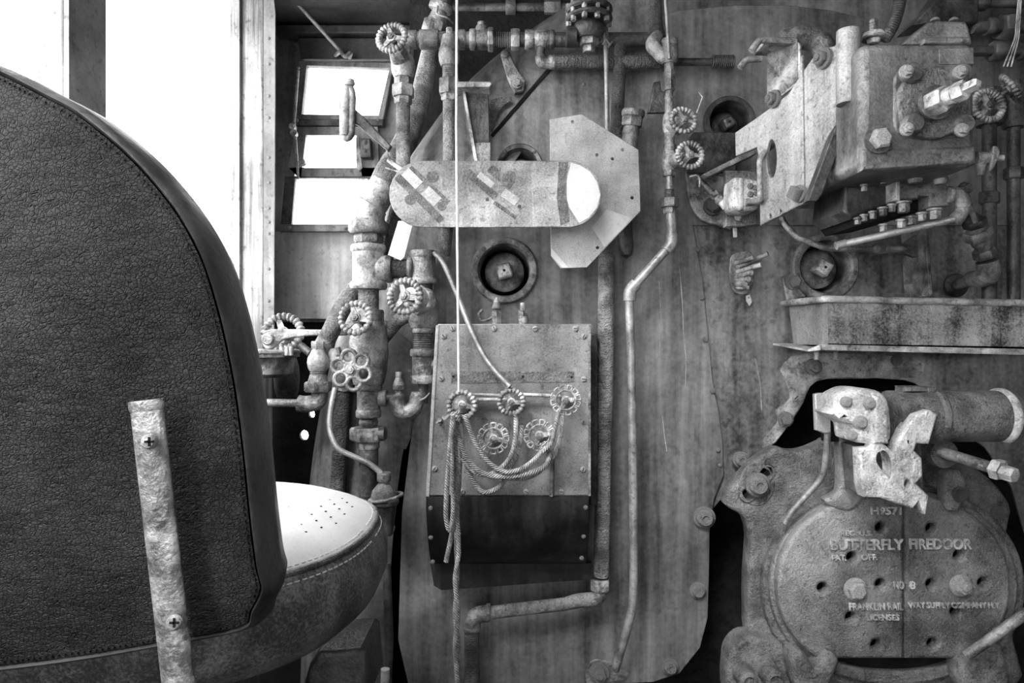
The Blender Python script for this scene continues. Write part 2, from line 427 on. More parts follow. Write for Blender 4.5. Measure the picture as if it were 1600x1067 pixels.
# ================================================================== THE CAB (setting)
XW = -.85; YF = 2.385; ZC = CZ+1.09; XR = 1.9; YB = -1.6; BH = 1.5
def struct(o): o['kind'] = 'structure'; return o
struct(MB().box(((XW+XR)/2, .5, -.05), (XR-XW+.6, 4.6, .1)).build('floor', 'walld'))
cl = MB(); HY0, HY1, HX0, HX1 = -.5, .45, -.7, .1       # roof with an unseen opening added over the footplate for top light
cl.box(((XW+XR)/2+.1, (HY1+2.5)/2, ZC+.03), (XR-XW+.24, 2.5-HY1, .06)); cl.box(((XW+XR)/2+.1, (HY0-1.65)/2, ZC+.03), (XR-XW+.24, HY0+1.65, .06))
cl.box(((XW-.02+HX0)/2, (HY0+HY1)/2, ZC+.03), (HX0-XW+.02, HY1-HY0, .06)); cl.box(((XR+.25+HX1)/2, (HY0+HY1)/2, ZC+.03), (XR+.25-HX1, HY1-HY0, .06))
struct(cl.build('ceiling', 'walld'))
YJ = .85*F/(800-365)                  # far jamb of the side window
wl = MB(); WT = .012; ZS = CZ+.05; ZT = CZ+1.07
wl.box((XW-WT/2, (YF+YJ)/2, ZC/2), (WT, YF-YJ, ZC))
wl.box((XW-WT/2, (YJ-.9)/2, ZS/2), (WT, YJ+.9, ZS))
wl.box((XW-WT/2, (YJ-.9)/2, (ZT+ZC)/2), (WT, YJ+.9, ZC-ZT))
struct(wl.build('wall_left', 'wall'))
wr = MB(); wr.box((XR+.035, 1.25, ZC/2), (.07, 2.3, ZC)); wr.box((XR+.035, -.4, .55), (.07, 2.6, 1.1)); wr.box((XR+.035, -.4, ZC-.45), (.07, 2.6, .9))  # unseen right wall, its window closed down to darken that side
wb = MB(); wb.box(((XW+XR)/2, YB, .6), (XR-XW, .06, 1.2)); wb.box(((XW+XR)/2, YB, ZC-.3), (XR-XW, .06, .6)); wb.box((XR-.95, YB, ZC/2), (1.9, .06, ZC))  # unseen back wall, added and gapped to limit light from behind
struct(wb.build('added_wall_back', 'walld'))
struct(wr.build('wall_right', 'wall'))
# post standing in the side window
Y0, Y1 = .85*F/700, .85*F/632
p = struct(MB().box((XW-.03, (Y0+Y1)/2, (ZS+ZT)/2), (.06, Y1-Y0, ZT-ZS)).build('trim_1', 'post', bevel=.006))
MB().box((XW+.002, Y0+.012, (ZS+ZT)/2), (.012, .02, ZT-ZS)).build('bead', 'post', p)
# weathered wooden jamb
jx1 = (412-800)*YJ/F; jx0 = XW
p = struct(MB().box(((jx0+jx1)/2, YJ+.04, (ZC+.3)/2), (jx1-jx0, .08, ZC-.3)).build('trim_2', 'wood', bevel=.006))
MB().box((jx0+.012, YJ-.006, (ZS+ZT)/2), (.024, .02, ZT-ZS)).build('bead', 'wood', p)
# angle-iron corner strip
p = struct(plate('trim_3', [(412, -60), (421, -60), (430, 20), (428, 520), (412, 520)], 2.0, .006, 'wall'))
for y in (60, 100, 150, 184, 246, 285, 325, 347, 365, 420, 470): bpx(p, 420, y, 2.0, 2.6, 'rivet')
# front wall with the leaning door-windows
H1 = [(474, 99), (611, 102), (594, 186), (464, 184)]
H2 = [(472, 206), (575, 206), (585, 250), (548, 357), (446, 357)]
struct(plate('wall_front', [(395, -120), (2300, -120), (2300, 503), (395, 503)], YF, .03, 'wall', holes=[H1, H2]))
struct(plate('trim_6', [(424, 362), (560, 362), (556, 498), (420, 498)], YF-.032, .004, 'wallp'))
struct(plate('trim_4', [(430, 38), (760, 38), (760, 52), (430, 52)], YF-.06, .05, 'walld', bevel=.006))
struct(plate('trim_5', [(430, 52), (465, 52), (470, 92), (760, 92), (760, 60), (465, 60)], YF-.035, .02, 'walld'))
# shade under the front wall painted as a near-black sheet with two daylight holes
struct(plate('wall_lower_front', [(330, 470), (1700, 470), (1700, 1250), (330, 1250)], YF+.012, .02, 'soot_shade',
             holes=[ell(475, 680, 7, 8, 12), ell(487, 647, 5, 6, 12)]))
def ring(name, outer, inner, Y, th, m, parent, **k): return plate(name, outer, Y, th, m, parent, holes=[inner], **k)
w1 = struct(ring('window_1', [(466, 94), (616, 97), (598, 192), (455, 191)], [(479, 102), (608, 106), (591, 180), (471, 178)], YF-.035, .03, 'wall', None, bevel=.004))
plate('window_pane', [(476, 100), (611, 104), (594, 183), (468, 181)], YF-.01, .004, 'glass', w1)
plate('drip_rail', [(455, 186), (600, 186), (598, 196), (452, 196)], YF-.045, .03, 'darkm', w1, bevel=.003)
for (x, y) in ((466, 106), (462, 135), (460, 170), (464, 188), (591, 187)): bpx(w1, x, y, YF-.065, 2.6, 'rivet')
w2 = struct(ring('window_2', [(462, 198), (590, 198), (592, 262), (450, 262)], [(478, 211), (557, 211), (566, 280), (470, 280)], YF-.035, .02, 'wall', None))
w3 = struct(ring('window_3', [(445, 275), (605, 275), (548, 362), (437, 362)], [(461, 278), (596, 278), (547, 350), (455, 350)], YF-.07, .02, 'darkm', None, bevel=.003))
plate('window_pane', [(447, 277), (598, 277), (548, 354), (447, 354)], YF-.055, .004, 'glass', w3)
plate('bottom_rail', [(437, 350), (548, 350), (546, 362), (437, 362)], YF-.075, .02, 'wall', w3, bevel=.004)
for x, y in ((452, 356), (540, 357)): bpx(w3, x, y, YF-.095, 3, 'rivet')
# vertical latch rod beside the front windows
t = thing('window_latch', 'thin iron latch rod with knuckles beside the front cab windows', 'latch', W(460, 200, YF-.09))
pipe(t, [(466, 110, YF-.09), (460, 190, YF-.09), (466, 280, YF-.09)], 2, 'lightm', 'rod')
for x, y in ((459, 200), (461, 210), (474, 255)):
    MB().lathe([(S(5, YF), 0), (S(5, YF), .02)], W(x, y, YF-.085), TOW, 14).build('knuckle', 'midm', t)
t = thing('wall_latch_block', 'small bolted catch block on the front wall beside the open pane', 'latch', W(571, 232, YF-.05))
plate('body', [(562, 216), (578, 216), (580, 246), (563, 246)], YF-.07, .04, 'darkm', t, bevel=.004)
for x, y in ((570, 223), (570, 236)): bpx(t, x, y, YF-.11, 4, 'bolt', m='midm')
plate('strap', [(556, 214), (560, 214), (566, 262), (561, 268), (557, 262)], YF-.06, .012, 'midm', t)
# thin rod from the roof down to the window hook
t = thing('stay_rod', 'slim pale stay rod running from the roof to a hook above the window', 'rod', W(540, 85, YF-.05))
pipe(t, [(452, -8, 2.2), (536, 84, YF-.06)], 3.2, 'tube', 'rod')
pipe(t, [(524, 86, YF-.05), (532, 80, YF-.08), (540, 90, YF-.08), (549, 80, YF-.08), (546, 90, YF-.05)], 3.2, 'midm', 'hook', 5)

# ================================================================== BOILER BACKHEAD
bh = thing('boiler_backhead', 'grimy sheet-clad boiler backhead filling the cab front', 'boiler', (.4, BH, 0))
Ys = 1.62
out = [(462, 1250), (468, 1000), (474, 830), (490, 680), (520, 540), (560, 400), (610, 290), (665, 205), (720, 135), (800, 65), (900, 0), (1020, -55), (1200, -85), (1400, -70), (1600, 0), (1900, 250)]
op = spl([Vector((W(a, b, Ys).x, 0, W(a, b, Ys).z)) for a, b in out], 5)
sec = [(.0, 2.37), (.0, 1.80), (.0, 1.64), (.012, 1.595), (.04, 1.55), (.085, 1.522), (.14, 1.512), (.23, 1.510)]
rings_ = []
for i, q in enumerate(op):
    tn = (op[min(i+1, len(op)-1)]-op[max(i-1, 0)]).normalized(); nn = Vector((tn.z, 0, -tn.x))
    rings_.append([q+nn*d+Vector((0, y, 0)) for d, y in sec])
MB().rings(rings_, False, False, False).build('wrapper_plate', 'shoulder', bh, ang=60)
plate('inner_plate', [(640, -40), (1800, -40), (1800, 1250), (640, 1250)], 1.74, .02, 'soot_shade', bh)
s1r = [(1083, 352), (1091, 395), (1098, 440), (1102, 480), (1108, 530), (1112, 580), (1115, 605), (1123, 640), (1129, 690), (1131, 742), (1116, 780), (1109, 830), (1108, 900), (1106, 965), (1094, 1012), (1062, 1052), (1020, 1066)]
plate('jacket_sheet', [(868, 93), (995, 40), (1060, 16), (1150, 8), (1230, 8), (1300, 16), (1380, 36), (1480, 66), (1650, 120), (1650, 352)] + s1r + [(640, 1080), (622, 1000), (628, 800), (640, 700), (663, 560), (690, 330), (700, 282)], BH, .005, 'jacket', bh,
      holes=[ell(788, 423, 40, 40, 28), ell(812, 262, 28, 28, 28), ell(1138, 192, 31, 31, 28)], bevel=.0015)
s3 = [(1075, 348), (1660, 348), (1660, 1100), (1640, 900), (1600, 830), (1580, 760), (1540, 700), (1470, 650), (1452, 634), (1448, 618), (1440, 606), (1430, 599), (1414, 594), (1370, 591), (1330, 592), (1292, 592), (1276, 596), (1266, 604), (1260, 616), (1256, 628), (1248, 642), (1230, 668), (1212, 692), (1180, 712), (1140, 764), (1110, 800)]
plate('jacket_sheet', s3, BH+.011, .005, 'jacket2', bh, holes=[ell(1287, 418, 40, 40, 28)], bevel=.0012)
plate('corner_sheet', [(655, 655), (634, 702), (600, 690), (560, 680), (520, 640), (545, 540), (600, 500), (668, 560)], BH+.009, .003, 'shoulder', bh)
plate('paint_patch', smooth_poly([(1221, 573), (1262, 552), (1430, 560), (1436, 588), (1412, 590), (1290, 590), (1264, 600), (1252, 630), (1212, 690), (1192, 690), (1206, 670), (1216, 655), (1212, 640), (1234, 622), (1226, 592)], 3), BH+.0105, .001, 'lightm', bh)
for x, y, r, k in ((1157, 718, 13, 'round'), (1100, 808, 17, 'round'), (1090, 922, 13, 'round'), (1047, 1041, 13, 'round'), (1271, 573, 13, 'bolt'),
                   (1228, 655, 12, 'hex'), (1401, 563, 9, 'bolt'), (1097, 465, 4, 'rivet'), (1102, 530, 5, 'rivet'), (1114, 611, 4.5, 'rivet'),
                   (1122, 703, 4, 'rivet'), (1125, 727, 3, 'rivet'), (1243, 621, 5, 'screw'), (1090, 390, 3.5, 'rivet'), (912, 131, 3, 'rivet')):
    bpx(bh, x, y, BH-.002, r, k)
for q in ([(1062, 420), (1066, 470), (1068, 520), (1072, 560), (1071, 605)], [(1030, 440), (1033, 500), (1030, 570)], [(1035, 650), (1038, 680), (1042, 705)], [(1180, 560), (1188, 600), (1190, 640)]):
    plate('drip_streak', [(x-.6, y) for x, y in q]+[(x+.6, y) for x, y in q[::-1]], BH-.0002 if q[0][0] < 1100 else BH+.0105, .0006, 'capsule2', bh)
# dark seam strip along the shoulder, small removed-bracket cleats
def washout(px, py, R, label, Y=BH, m='midm', turn=.3, tilt=(0, -1, 0)):
    t = thing('washout_plug', label, 'boiler plug', W(px, py, Y), 'washout plugs on the backhead')
    ax = Vector(tilt).normalized(); c = W(px, py, Y); r = S(R, Y)
    MB().lathe([(r, .0), (r, .010), (r*.95, .014), (r*.80, .014), (r*.76, .010), (r*.74, -.10)], c, ax, 40, 0, False).build('flange', m, t)
    MB().lathe([(r*.75, -.105), (r*.75, -.09), (0, -.09)], c, ax, 32).build('cup', 'soot_shade', t)
    MB().lathe([(r*.62, -.095), (r*.60, -.034), (r*.5, -.028), (0, -.026)], c, ax, 32).build('plug_body', m, t)
    b = MB(); b.lathe([(r*.29, -.030), (r*.31, -.018), (r*.31, .004), (r*.26, .010), (0, .010)], c, ax, 4, turn+PI/4); b.build('square_head', 'lightm' if m == 'midm' else m, t, bevel=.003)
    MB().lathe([(.003, .0095), (.003, .011), (0, .011)], c, ax, 8).build('center_mark', 'black', t)
    for a in (.75, 2.35, 3.9, 5.5):
        bolt(t, c+Vector((math.cos(a), 0, math.sin(a)))*r*.88+ax*.012, r*.09, 'rivet', m=m)
washout(788, 423, 52, 'round flanged washout plug above the riveted cover box', turn=.25)
washout(812, 262, 36, 'washout plug partly hidden behind the long rounded plate', turn=.6)
washout(1287, 418, 52, 'open washout plug above the long tray', turn=1.0)
washout(1138, 192, 40, 'shadowed washout plug behind the big bracket plate', m='darkm', turn=.5)
# clip plates on the backhead near the right-hand plug
t = thing('pipe_clip', 'small bolted clip plate beside the open washout plug', 'clip', W(1240, 440, BH))
plate('plate', [(1222, 432), (1232, 428), (1262, 446), (1258, 464), (1230, 470)], BH-.002, .008, 'midm', t, bevel=.002)
bpx(t, 1240, 440, BH-.008, 13, 'hex')
t = thing('removed_bracket_foot', 'worn cleat with stub bolt on the upper shoulder plate', 'bracket', W(800, 120, BH))
plate('strap', [(782, 84), (796, 80), (806, 104), (822, 126), (818, 142), (804, 146), (792, 120)], BH-.004, .012, 'midm', t, bevel=.003)
bpx(t, 808, 130, BH-.014, 8, 'hex', m='lightm'); bpx(t, 789, 84, BH-.014, 6, 'rivet')
plate('scar', smooth_poly([(760, 165), (770, 155), (795, 150), (800, 156), (785, 166), (775, 186), (770, 205), (764, 200)], 3), BH-.004, .002, 'stain', t)
# seam rib
t = thing('seam_strip', 'thin dark seam strip running diagonally across the shoulder plate', 'strip', W(800, 170, BH))
plate('strip', [(866, 94), (870, 98), (770, 214), (766, 211)], BH-.004, .004, 'soot_shade', t)

# ================================================================== SEAT
sx = -.5027
st = thing('cab_seat', 'worn leather bucket seat with rounded back and pale perforated cushion by the side window', 'seat', (sx, .86, 0))
# backrest: right half traced, mirrored about the seat's own centre line
half = [(-100, 84), (-40, 92), (0, 105), (60, 130), (120, 161), (170, 188), (230, 236), (275, 281), (320, 338), (355, 402), (378, 470), (395, 540), (408, 610), (419, 700), (427, 790), (436, 870), (443, 905), (428, 938), (412, 962), (300, 985), (160, 1010), (0, 1030), (-100, 1036)]
YS = .56
hp = spl([W(a, b, YS+.036)-Vector((0, .036, 0)) for a, b in half], 4)
cen = Vector((sx, YS, CZ-(560-533.5)*YS/F))
hp = [p-cen for p in hp]
loop = [Vector((p.x, 0, p.z)) for p in hp] + [Vector((-p.x, 0, p.z)) for p in hp[::-1][1:-1]]
loop = [p for p in loop]
def bring(s, inset, y):       # backrest ring, leaning back a little towards the top
    r = []
    for p in loop:
        l = p.length; q = p*(s*(l-inset)/l)
        r.append(cen+q+Vector((0, y+.0*q.z, 0)))
    return r
INS = .009
MB().rings([bring(s, INS, -.018+.018*s**4) for s in (.02, .2, .4, .6, .75, .88, .95, 1.0)], True, True, False).build('back_panel', 'leather', st, ang=70)
MB().rings([bring(1, INS, .004), bring(1, INS-.003, -.002), bring(1, .004, .0), bring(1, .001, .008), bring(1, .0, .022), bring(1, 0, .04), bring(1, .006, .062), bring(1, .02, .075), bring(.8, .02, .078), bring(.3, .02, .07)], True, False, True).build('edge_band', 'band', st, ang=70)
b = MB(); r1 = bring(1, INS+.003, -.002); acc = 0
for i in range(len(r1)):
    a, c = r1[i], r1[(i+1) % len(r1)]; d = (c-a); n = max(1, int(d.length/.0045))
    for k in range(n):
        b.box(a+d*((k+.5)/n), (.0025, .0016, .0012), Matrix.Rotation(-math.atan2(d.z, d.x), 3, 'Y'))
b.build('stitching', 'black', st, kind='stuff')
# support bar
A, B = W(229, 634, .528), W(292, 1180, .528)
ax = (B-A).normalized(); sd = ax.cross(TOW).normalized(); wdt = S(26, .528)
def bsec(o, s=1): return [o+sd*math.cos(a)*wdt*s+TOW*(math.sin(a)*wdt*.42*s) for a in [2*PI*k/24 for k in range(24)]]
bar = MB().rings([bsec(A-ax*.004, .86), bsec(A, 1), bsec(A+ax*.05), bsec(A+ax*.15), bsec(B)]).build('support_bar', 'bar', st, ang=50)
MB().rings([bsec(A-ax*.0045, 1.06), bsec(A-ax*.0035, 1.08), bsec(A+ax*.002, 1.08), bsec(A+ax*.004, 1.0)]).build('bar_cap', 'bar', bar)
for x, y in ((233, 690), (272, 973)):
    sc_ = MB().lathe([(S(12, .515), -.002), (S(12, .515), .001), (S(9, .515), .003), (0, .0035)], W(x, y, .517), TOW, 20).build('screw', 'lightm', bar)
    c = W(x, y, .5135); MB().box(c, (.007, .001, .0016)).box(c, (.0016, .001, .007)).build('cross_slot', 'black', bar)
# cushion
cc = Vector((sx, .875, CZ-.236))
def cring(sc, z, n=56, e=2.5): return [cc+Vector((x*.32*sc, y*.25*sc, z)) for x, y in ell(0, 0, 1, 1, n, e)]
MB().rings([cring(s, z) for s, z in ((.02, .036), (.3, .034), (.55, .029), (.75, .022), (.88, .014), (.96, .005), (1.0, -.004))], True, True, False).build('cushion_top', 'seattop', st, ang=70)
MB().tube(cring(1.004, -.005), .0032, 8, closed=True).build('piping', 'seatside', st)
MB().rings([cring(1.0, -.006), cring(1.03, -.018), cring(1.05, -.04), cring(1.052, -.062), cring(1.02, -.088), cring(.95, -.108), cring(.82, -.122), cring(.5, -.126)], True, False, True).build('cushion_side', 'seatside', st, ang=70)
b = MB()
for i in range(-10, 14):
    for j in range(-8, 9):
        x = i*.024+(.012 if j % 2 else 0); y = j*.021
        if ((x-.06)/.24)**2+(y/.17)**2 < 1:
            q = ((x/.32)**2+(y/.25)**2)**.5
            z = .036-.026*q*q
            b.lathe([(.0014, 0), (.0014, .001)], cc+Vector((x, y, z-.0005)), UP, 7)
b.build('perforations', 'black', st, kind='stuff')
b = MB()
for off, n in ((.985, 170), (1.022, 170)):
    for p, q in zip(cring(off, -.0005 if off < 1 else -.014, n), cring(off, -.0005 if off < 1 else -.014, n)[1:]):
        d = q-p; b.box((p+q)/2, (d.length*.6, .0012, .0012), Matrix.Rotation(math.atan2(d.y, d.x), 3, 'Z'))
b.build('seam_stitching', 'seattop', st, kind='stuff')
plate('seat_bracket', [(470, 1085), (482, 1040), (498, 1018), (562, 1014), (570, 1020), (576, 1090)], 1.0, .12, 'darkm', st, bevel=.008)
MB().lathe([(.035, 0), (.035, .45), (.14, .5), (.16, .6)], (sx, .9, 0), UP, 24).build('pedestal', 'darkm', st)
MB().lathe([(.16, 0), (.16, .12)], (sx, .9, .59), UP, 24).build('seat_pan', 'darkm', st)
MB().lathe([(.2, 0), (.2, .02), (.05, .05)], (sx, .9, 0), UP, 24).build('foot_plate', 'darkm', st)
t = thing('floor_lever', 'dark upright lever with rounded pale tip between seat and backhead', 'lever', W(602, 1200, 1.3))
pipe(t, [(600, 1300, 1.3), (602, 1045, 1.3)], [9, 7], 'lightm', 'grip'); pipe(t, [(598, 1250, 1.32), (608, 1000, 1.34), (604, 880, 1.36)], 7, 'darkm', 'rod')

# ================================================================== LEFT PIPEWORK
t = thing('steam_pipe_column', 'thick lagged steam pipe with hex union and heavy tee beside the front window', 'pipe', W(578, 700, 1.42))
pipe(t, [(678, 62, 1.60), (664, 120, 1.58), (650, 185, 1.55), (628, 232, 1.50), (604, 272, 1.44), (590, 305, 1.42)], [15, 15, 16, 17, 18, 19], 'lag', 'lagged_pipe', 30, 18)
pipe(t, [(600, 284, 1.42), (588, 312, 1.42), (576, 330, 1.42), (576, 350, 1.42)], [20, 23, 25, 25], 'lightm', 'elbow', 25, 22)
vstack(t, 576, 1.42, [('union_nut', 'oct', 345, 366, 30, 'midm'), ('nipple', 'hex', 366, 380, 21), ('bead', 'ring', 379, 384, 18), ('tee_collar', 'ring', 383, 394, 28, 'lightm'), ('tee_body', 'cyl', 394, 441, 25, 'lightm'), ('tee_collar', 'ring', 440, 452, 29, 'lightm'), ('pipe', 'cyl', 452, 486, 16, 'lag'), ('valve_neck', 'ring', 484, 505, 24), ('valve_body', 'bulge', 500, 600, 31, 'midm'), ('collar', 'ring', 598, 610, 21), ('body_lower', 'cyl', 610, 641, 18), ('collar', 'ring', 640, 652, 20), ('bulb', 'bulge', 652, 668, 15), ('union_nut', 'hex', 667, 688, 27), ('bead', 'ring', 688, 701, 17), ('downpipe', 'cyl', 700, 830, 15, 'darkm')], seg=26)
hstack(t, 420, 1.42, [('branch', 'cyl', 590, 604, 21, 'lightm'), ('branch_collar', 'ring', 603, 613, 22, 'midm'), ('nipple', 'cyl', 612, 642, 15, 'lagd'), ('tee_collar', 'ring', 638, 646, 21)])
wheel_px(t, 556, 497, 1.33, 29, 'fluted', (-.12, -1, .18), .07, n=20)
wheel_px(t, 549, 578, 1.32, 34, 'rosette', (-.05, -1, .1), .07, m='midm', spin=.2)
hstack(t, 622, 1.42, [('side_boss', 'ring', 592, 604, 13), ('side_pipe', 'cyl', 603, 628, 7, 'darkm')])
MB().lathe([(.014, 0), (.014, .012)], W(592, 678, 1.40), RT, 16).build('drain_boss', 'darkm', t)
# leaning lagged pipe left of it, and one behind
t = thing('lagged_branch_pipe', 'short leaning lagged pipe ending beside the rosette wheel valve', 'pipe', W(508, 530, 1.46))
pipe(t, [(556, 448, 1.50), (536, 478, 1.50), (512, 528, 1.48), (500, 548, 1.48)], [13, 14, 14, 12], 'lag', 'lagged_pipe', 20, 16)
pipe(t, [(520, 545, 1.49), (524, 560, 1.49), (516, 575, 1.49)], 12, 'lightm', 'elbow', 8)
t = thing('lagged_downpipe', 'dark lagged downpipe behind the copper oil tube', 'pipe', W(530, 760, 1.5))
pipe(t, [(537, 590, 1.48), (534, 660, 1.49), (526, 780, 1.50), (520, 900, 1.5)], 12, 'lagd', 'lagged_pipe', 20, 14)
pipe(t, [(543, 558, 1.46), (539, 585, 1.47), (537, 606, 1.48)], 14, 'midm', 'elbow', 10)
# second tee column with wheel valve
t = thing('wheel_valve_column', 'tee and globe valve column with fluted wheel left of the cover box', 'valve', W(661, 600, 1.42))
vstack(t, 661, 1.42, [('tee_collar', 'ring', 392, 403, 22), ('tee_body', 'cyl', 402, 436, 20), ('tee_collar', 'ring', 434, 444, 22), ('nipple', 'cyl', 443, 458, 15, 'darkm'), ('ring', 'ring', 457, 466, 18), ('valve_body', 'bulge', 462, 512, 25, 'lightm'), ('union_nut', 'ring', 508, 520, 17, 'lightm'), ('thread', 'thread', 519, 546, 16, 'midm'), ('tee_collar', 'ring', 545, 557, 20), ('tee_body', 'cyl', 556, 590, 17), ('collar', 'ring', 586, 599, 20), ('pipe', 'cyl', 598, 630, 8, 'darkm')])
hstack(t, 571, 1.42, [('boss', 'cyl', 672, 688, 10, 'midm'), ('boss_cap', 'ring', 686, 694, 16, 'midm')])
wheel_px(t, 633, 463, 1.31, 31, 'fluted', (-.25, -1, .12), .06, n=22)
stack(t, W(640, 464, 1.36), W(672, 475, 1.43), [('bonnet', 'cone', 0, .05, (.02, .03), 'lightm'), ('bonnet_nut', 'hex', .03, .05, .03, 'lightm')])
pipe(t, [(646, 488, 1.41), (622, 500, 1.43), (596, 532, 1.46)], 11, 'lag', 'lagged_branch', 12)
t = thing('pipe_trap', 'small U-bend trap with pointed drain fitting below the tee', 'pipe trap', W(636, 640, 1.42))
pipe(t, [(652, 612, 1.42), (652, 628, 1.42), (644, 642, 1.42), (630, 644, 1.42), (620, 634, 1.42), (619, 618, 1.42)], [9, 12, 13, 13, 13, 12], 'midm', 'u_bend', 8, 16)
vstack(t, 623, 1.42, [('tip', 'ring', 581, 590, 5, 'lightm'), ('cone', 'cone', 590, 601, (5, 9), 'lightm'), ('nut', 'hex', 600, 609, 9), ('spring', 'thread', 609, 618, 6), ('collar', 'ring', 616, 624, 10)])
pipe(t, [(650, 628, 1.415), (664, 622, 1.40), (672, 614, 1.40)], 1.6, 'midm', 'cotter_wire')
# far left wheel + lever + drum + small valve
t = thing('reach_lever', 'flat iron lever with round boss pinned below the half-hidden wheel', 'lever', W(420, 527, 1.52))
plate('arm', smooth_poly([(410, 522), (418, 515), (440, 514), (500, 515), (538, 513), (545, 517), (540, 524), (500, 524), (460, 527), (440, 532), (430, 542), (418, 546), (410, 538)], 3), 1.52, .014, 'lightm', t, bevel=.003)
MB().lathe([(.014, 0), (.014, .006), (.011, .01), (0, .01)], W(420, 530, 1.506), TOW, 20).build('boss', 'midm', t)
t = thing('side_wheel_valve', 'fluted wheel standing upright behind the iron lever by the side wall', 'valve', W(442, 515, 1.62))
wheel_px(t, 442, 520, 1.60, 34, 'fluted', (.1, -1, .35), .05, n=24)
vstack(t, 448, 1.66, [('bonnet', 'cone', 520, 545, (10, 16)), ('bonnet_nut', 'hex', 545, 560, 17), ('body', 'bulge', 560, 620, 20, 'darkm')])
t = thing('round_drum', 'shallow dark round drum with pale rim beside the seat back', 'drum', W(415, 585, 1.5))
MB().lathe([(.085, 0), (.088, .004), (.088, .012), (.078, .014), (.074, .05), (.060, .058), (0, .06)], W(405, 549, 1.55), -UP, 36).build('bowl', 'midm', t)
MB().tube([W(405, 549, 1.55)+Vector((math.cos(2*PI*k/36)*.087, math.sin(2*PI*k/36)*.087, 0)) for k in range(36)], .005, 8, closed=True).build('rim', 'lightm', t)
for x in (440, 448, 455): MB().lathe([(.005, 0), (.005, .02)], W(x, 541, 1.50), -UP, 10).build('stud', 'lightm', t)
t = thing('corner_angle_valve', 'dusty angle valve with hex union and elbow pipe above the seat cushion', 'valve', W(495, 640, 1.46))
vstack(t, 497, 1.46, [('top_nut', 'hex', 533, 546, 10, 'lightm'), ('stem_body', 'cone', 545, 556, (9, 14), 'lightm'), ('body', 'bulge', 553, 580, 17, 'lightm'), ('thread', 'thread', 578, 587, 13), ('cone', 'cone', 586, 597, (13, 16)), ('union_nut', 'hex', 596, 612, 20, 'midm')])
pipe(t, [(500, 610, 1.46), (499, 628, 1.46), (478, 632, 1.46), (466, 630, 1.46)], 13, 'midm', 'elbow', 10)
pipe(t, [(470, 630, 1.46), (400, 629, 1.46)], 6.5, 'midm', 'pipe')
pipe(t, [(470, 540, 1.49), (486, 553, 1.47)], 6, 'darkm', 'link')
# copper oil tube + lubricator
t = thing('oil_tube', 'thin pale oil tube curling down to the small lubricator', 'tube', W(596, 742, 1.40))
MB().tube(spl([W(*p) for p in ((524, 606, 1.42), (517, 640, 1.41), (516, 672, 1.40), (528, 700, 1.39), (552, 713, 1.39), (576, 724, 1.39), (592, 736, 1.39), (598, 745, 1.39))], 8), S(4.6, 1.4), 12).build('tubing', 'tube', t)
t = thing('lubricator_cup', 'small domed lubricator cup in a wire ring beside the cushion', 'lubricator', W(603, 830, 1.39))
vstack(t, 600, 1.39, [('cap', 'ring', 738, 752, 11, 'midm'), ('neck', 'cyl', 751, 757, 8), ('dome', 'cone', 756, 766, (10, 18), 'cast'), ('shoulder', 'cone', 766, 779, (18, 21), 'cast'), ('flange', 'ring', 778, 788, 23, 'midm'), ('cup', 'cone', 787, 835, (20, 14), 'darkm')])
c = W(603, 777, 1.39)
MB().tube([c+Vector((math.cos(2*PI*k/30)*.033, math.sin(2*PI*k/30)*.033, .006*math.cos(2*PI*k/30))) for k in range(30)], .0035, 8, closed=True).build('wire_ring', 'midm', t)
pipe(t, [(610, 834, 1.39), (616, 826, 1.39), (614, 815, 1.39)], 2, 'midm', 'handle', 4)
# top left wheel valve with lagged drop pipe
t = thing('upper_wheel_valve', 'upright valve with fluted wheel and lagged drop pipe beside the upper pane', 'valve', W(630, 255, 1.44))
wheel_px(t, 612, 59, 1.33, 27, 'fluted', (-.22, -1, .2), .06, n=24)
stack(t, W(612, 62, 1.35), W(628, 98, 1.42), [('bonnet', 'cone', .02, .07, (.014, .022), 'midm')])
vstack(t, 630, 1.42, [('bonnet_nut', 'hex', 74, 88, 15, 'midm'), ('valve_body', 'bulge', 86, 122, 19, 'lightm'), ('neck_nut', 'hex', 120, 134, 13), ('union_nut', 'hex', 134, 152, 17, 'lightm'), ('bead', 'hex', 152, 163, 13), ('lagged_drop', 'cyl', 162, 275, 11, 'lag')])
t = thing('upper_cock', 'wheelless cock on the lagged drop pipe behind the white string', 'valve', W(700, 400, 1.43))
vstack(t, 702, 1.43, [('stem', 'ring', 44, 56, 5, 'lightm'), ('gland', 'cone', 56, 74, (11, 14), 'midm'), ('valve_body', 'bulge', 70, 104, 17), ('thread', 'thread', 102, 124, 11), ('union_nut', 'hex', 124, 148, 16), ('bead', 'hex', 147, 158, 12), ('lagged_drop', 'cyl', 157, 262, 10, 'lag')])
pipe(t, [(702, 255, 1.43), (700, 330, 1.44), (693, 400, 1.45)], 11, 'lag', 'lagged_pipe', 10)
# back drop pipe hidden behind column
t = thing('rear_drop_pipe', 'rusty drop pipe seen between the steam column and the rounded plate', 'pipe', W(610, 395, 1.5))
pipe(t, [(632, 255, 1.47), (622, 320, 1.47), (608, 372, 1.47), (602, 420, 1.48)], 11, 'lagd', 'lagged_pipe', 10)
